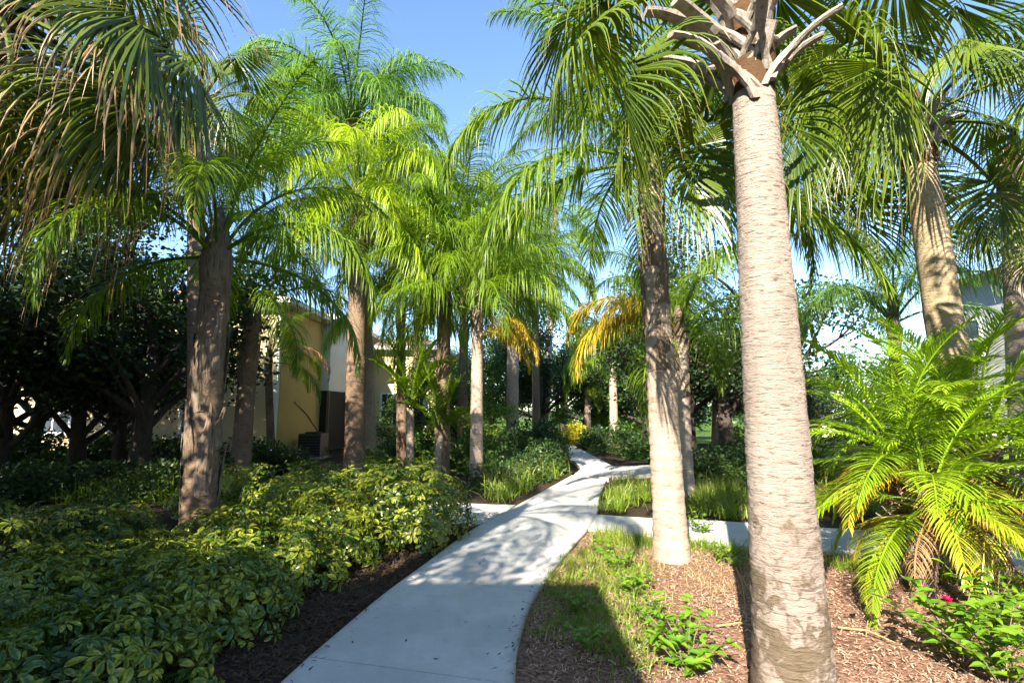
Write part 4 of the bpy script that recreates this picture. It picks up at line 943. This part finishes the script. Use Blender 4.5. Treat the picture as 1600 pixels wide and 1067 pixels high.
for i, (u, y, rx, rz, lb) in enumerate([(60,9.5,1.0,.75,'low dark shrub under the leftmost trees'), (150,10.2,1.0,.7,'low dark shrub between the left trunks'), (250,9.8,.9,.75,'low dark shrub left of the peeling palm'),
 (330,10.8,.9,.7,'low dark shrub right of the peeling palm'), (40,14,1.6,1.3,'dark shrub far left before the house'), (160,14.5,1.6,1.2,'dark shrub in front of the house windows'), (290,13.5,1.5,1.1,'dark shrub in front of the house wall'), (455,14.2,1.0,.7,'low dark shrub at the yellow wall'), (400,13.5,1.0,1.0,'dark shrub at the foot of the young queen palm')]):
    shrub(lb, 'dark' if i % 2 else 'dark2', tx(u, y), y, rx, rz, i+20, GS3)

# ------------------------------------------------------------------ grass, mulch, weeds
def blades(name, label, cat, mat, pts, h, wd, per, spread, seed, lean=0.6, dr=1.2):
    rnd = random.Random(seed); mb = MB()
    for (x, y) in pts:
        for k in range(per):
            az = rnd.uniform(0, 6.28); l = rnd.uniform(.0, lean); d = Vector((math.cos(az)*l, math.sin(az)*l, 1))
            leaflet(mb, Vector((x+rnd.gauss(0, spread), y+rnd.gauss(0, spread), 0)), d, h*rnd.uniform(.5,1.2), wd, dr*rnd.uniform(.4,1.3), 3, rnd.uniform(-1,1))
    o = tag(obj(name, mb.mesh(name, mat)), label, cat); o['kind'] = 'stuff'; return o
rnd = random.Random(77)
def sprinkle(poly, n, ok=None):
    P = gp(poly); xs = [p.x for p in P]; ys = [p.y for p in P]; o = []; tries = 0
    while len(o) < n and tries < 20000:
        tries += 1; x = rnd.uniform(min(xs), max(xs)); y = rnd.uniform(min(ys), max(ys)); c = False
        for a, b in zip(P, P[1:]+P[:1]):
            if (a.y > y) != (b.y > y) and x < a.x+(b.x-a.x)*(y-a.y)/(b.y-a.y): c = not c
        if c and (ok is None or ok(x, y)): o.append((x, y))
    return o
blades('border_grass', 'yellow-green strappy border grass around the ringed palm', 'grass', M['grass'], sprinkle([(940,802),(1175,812),(1175,760),(960,756)], 130), .31, .013, 30, .07, 1, .8, 1.6)
blades('border_grass', 'dark strappy grass along the far path and under the left trees', 'grass', M['grass'], sprinkle([(1180,805),(1600,830),(1600,790),(1180,770)], 60) + sprinkle([(770,790),(870,752),(880,735),(760,745)], 40) + sprinkle([(60,790),(290,790),(270,745),(80,745)], 60), .45, .018, 18, .10, 2, .9, 1.6)
gz = sprinkle([(858,906),(905,862),(1000,850),(1020,880),(1000,960),(1040,1067),(960,1067),(890,1000),(830,1000)], 330, in_right_bed)
blades('verge_grass', 'thin grass and weeds on the right verge of the near path', 'grass', M['grass'], gz, .12, .006, 12, .06, 3, 1.2, 1.0)
blades('dry_grass', 'dry straw-coloured grass around the ringed palm foot', 'grass', M['straw'], sprinkle([(930,880),(1000,855),(1170,870),(1170,960),(1000,960)], 110, in_right_bed), .10, .004, 10, .07, 4, 1.6, 1.2)

def chips(name, label, mat, n, area, ok, seed, l0, l1, w0):
    rnd = random.Random(seed); mb = MB(); k = 0; tr = 0
    while k < n and tr < n*6:
        tr += 1; x = rnd.uniform(area[0], area[1]); y = area[2]+(area[3]-area[2])*rnd.random()**1.5
        if not ok(x, y): continue
        k += 1; a = rnd.uniform(0, 6.28); l = rnd.uniform(l0, l1); ww = w0*rnd.uniform(.4,1.4); z = 0.012+rnd.random()**2*.03
        dx, dy = math.cos(a)*l/2, math.sin(a)*l/2; sx, sy = -math.sin(a)*ww, math.cos(a)*ww; t = rnd.uniform(-.35,.35)*l; th = ww*.6
        p = [(x-dx-sx,y-dy-sy,z-t), (x+dx-sx*.6,y+dy-sy*.6,z+t), (x+dx+sx*.6,y+dy+sy*.6,z+t+rnd.uniform(-.3,.3)*ww), (x-dx+sx,y-dy+sy,z-t)]
        b = len(mb.v); mb.v.extend(p); mb.v.extend([(q[0],q[1],q[2]-th) for q in p])
        for f in ((0,1,2,3),(0,4,5,1),(2,6,7,3),(3,7,4,0),(1,5,6,2)): mb.f.append(tuple(b+i for i in f)); mb.uv.extend([(0,0),(1,0),(1,1),(0,1)])
    o = tag(obj(name, mb.mesh(name, mat)), label, 'mulch'); o['kind'] = 'stuff'
blades('verge_grass', 'grass fringing the front edge of the crossing path', 'grass', M['grass'], sprinkle([(925,836),(1170,862),(1170,872),(930,852)], 90, lambda x, y: in_right_bed(x, y, 0.0)) + sprinkle([(1280,872),(1600,905),(1600,925),(1280,890)], 60, lambda x, y: in_right_bed(x, y, 0.0)), .20, .008, 14, .06, 8, 1.0, 1.2)
chips('mulch_chips', 'reddish bark chips and needles strewn over the right bed', M['chip'], 30000, (0.1, 6.5, 1.8, 7.6), lambda x, y: in_right_bed(x, y, 0.04), 5, .008, .034, .0034)
chips('mulch_chips', 'dark bark chips strewn along the left edge of the path', M['chip_dark'], 9000, (-3.0, 0.2, 2.0, 8.2), lambda x, y: in_left_strip(x, y, 0.02) and x > polyx(nearL, y)-1.2, 6, .015, .045, .006)

# small leafy plants in the right bed
def sprig_mesh(seed, n=70, r=.28, h=.28, leaf=.068):
    rnd = random.Random(seed); mb = MB(); st = MB()
    for k in range(10):
        az = k*.63+rnd.uniform(-.3,.3); rr = r*rnd.uniform(.5,1.1); hh = h*rnd.uniform(.6,1.15)
        pts = [Vector((0,0,-.02)), Vector((math.cos(az)*rr*.4, math.sin(az)*rr*.4, hh*.55)), Vector((math.cos(az)*rr, math.sin(az)*rr, hh))]
        st.tube(pts, [.004,.003,.002], 4, False); S = smooth(pts, 6)
        for j in range(n//10*2):
            p = S[rnd.randrange(3, len(S))]; a2 = rnd.uniform(0, 6.28); d = Vector((math.cos(a2), math.sin(a2), rnd.uniform(-.1,.7)))
            leaflet(mb, p, d, leaf*rnd.uniform(.7,1.3), leaf*.62, .6, 3, rnd.uniform(-.5,.5), .15)
    return mb.mesh('leaves', M['rose']), st.mesh('stems', M['twig'])
SPR = [sprig_mesh(70+i) for i in range(3)]
def sprig(name, label, cat, u, v, sc, i, group=None):
    p = G(u, v); root = empty(name, (p.x, p.y, 0), label, cat, group); a, b = SPR[i % 3]
    obj('leaves', a, root, (0,0,0), (0,0,i*1.1), sc); obj('stems', b, root, (0,0,0), (0,0,i*1.1), sc); return root
GP = 'small leafy plants in the right bed'
for i, (u, v, s, lb) in enumerate([(1075,1055,1.15,'leafy green plant at the bottom between path and pale trunk'), (1045,1010,.8,'small leafy plant behind the bottom one'), (985,935,.8,'small leafy plant at the edge of the shade'), (965,895,.75,'small leafy plant near the path bend'),
 (1010,975,.6,'tiny leafy sprig left of the bare mulch'), (1130,880,.7,'small leafy plant between ringed and pale trunks'), (1095,835,.8,'small leafy plant right of the ringed palm foot'), (940,870,.7,'small leafy weed close to the path corner'), (900,960,.6,'dark leafy weed in the shade beside the path'), (920,1020,.6,'dark leafy weed at the bottom shade'), (1155,890,.5,'small leafy weed touching the pale trunk')]):
    sprig('leafy_plant', lb, 'plant', u, v, s, i, GP)
def flower(parent, loc, sc):
    mb = MB()
    for k in range(12):
        az = k*2.4; e = .2+.9*(k/12); d = Vector((math.cos(az)*math.cos(e), math.sin(az)*math.cos(e), math.sin(e)))
        leaflet(mb, Vector((0,0,0)), d, .045, .04, -.8, 3, 0, .25)
    obj('flower', mb.mesh('flower', M['petal']), parent, loc, (.3,0,0), sc)
rb = sprig('rose_bush', 'rose bush with one crimson flower at the bottom right', 'rose bush', 1500, 1040, 1.5, 1); flower(rb, (-.12,-.1,.42), .9)
sprig('rose_bush', 'leafy rose bush cut by the right picture edge', 'rose bush', 1575, 1010, 1.4, 2); sprig('rose_bush', 'smaller rose bush right of the thick date palm foot', 'rose bush', 1560, 955, 1.1, 0)
sprig('rose_bush', 'low rose bush in the bottom right corner', 'rose bush', 1570, 1075, 1.3, 1)
for i, (a, b, lb) in enumerate([((1150,890),(1165,955),'thin dry branch lying left of the pale trunk'), ((1120,983),(1185,985),'dry stick lying on the mulch left of the pale trunk'), ((1310,985),(1400,1010),'dry stick lying on the mulch right of the pale trunk')]):
    p, q = G(*a), G(*b); mb = MB(); mid = (q-p)*.5; mb.tube([Vector((0,0,.01)), mid+Vector((.03,.02,.03)), q-p+Vector((0,0,.012))], [.007,.006,.003], 6)
    mb.tube([mid, mid+Vector((.1,.12,.06))], [.004,.002], 5)
    o = tag(obj('dry_stick', mb.mesh('dry_stick', M['straw']), None, (p.x,p.y,.015)), lb, 'stick')

def litter():
    rnd = random.Random(9); mb = MB(); k = 0
    while k < 420:
        y = 2.2+9*rnd.random()**1.4; xl, xr = polyx(nearL, y), polyx(nearR, y)
        if xl is None or xr is None: continue
        e = abs(rnd.gauss(0, .10)); x = (xl+e-.03) if rnd.random() < .55 else (xr-e+.03)
        if rnd.random() < .06: x = rnd.uniform(xl, xr)
        k += 1; a = rnd.uniform(0, 6.28); d = Vector((math.cos(a), math.sin(a), rnd.uniform(0,.25)))
        leaflet(mb, Vector((x, y, .039)), d, rnd.uniform(.012,.05), rnd.uniform(.004,.014), rnd.uniform(.1,.5), 3, rnd.uniform(-.3,.3))
    o = tag(obj('leaf_litter', mb.mesh('leaf_litter', M['chip_dark'])), 'dry leaf scraps and grit along the edges of the path', 'leaf litter'); o['kind'] = 'stuff'
litter()
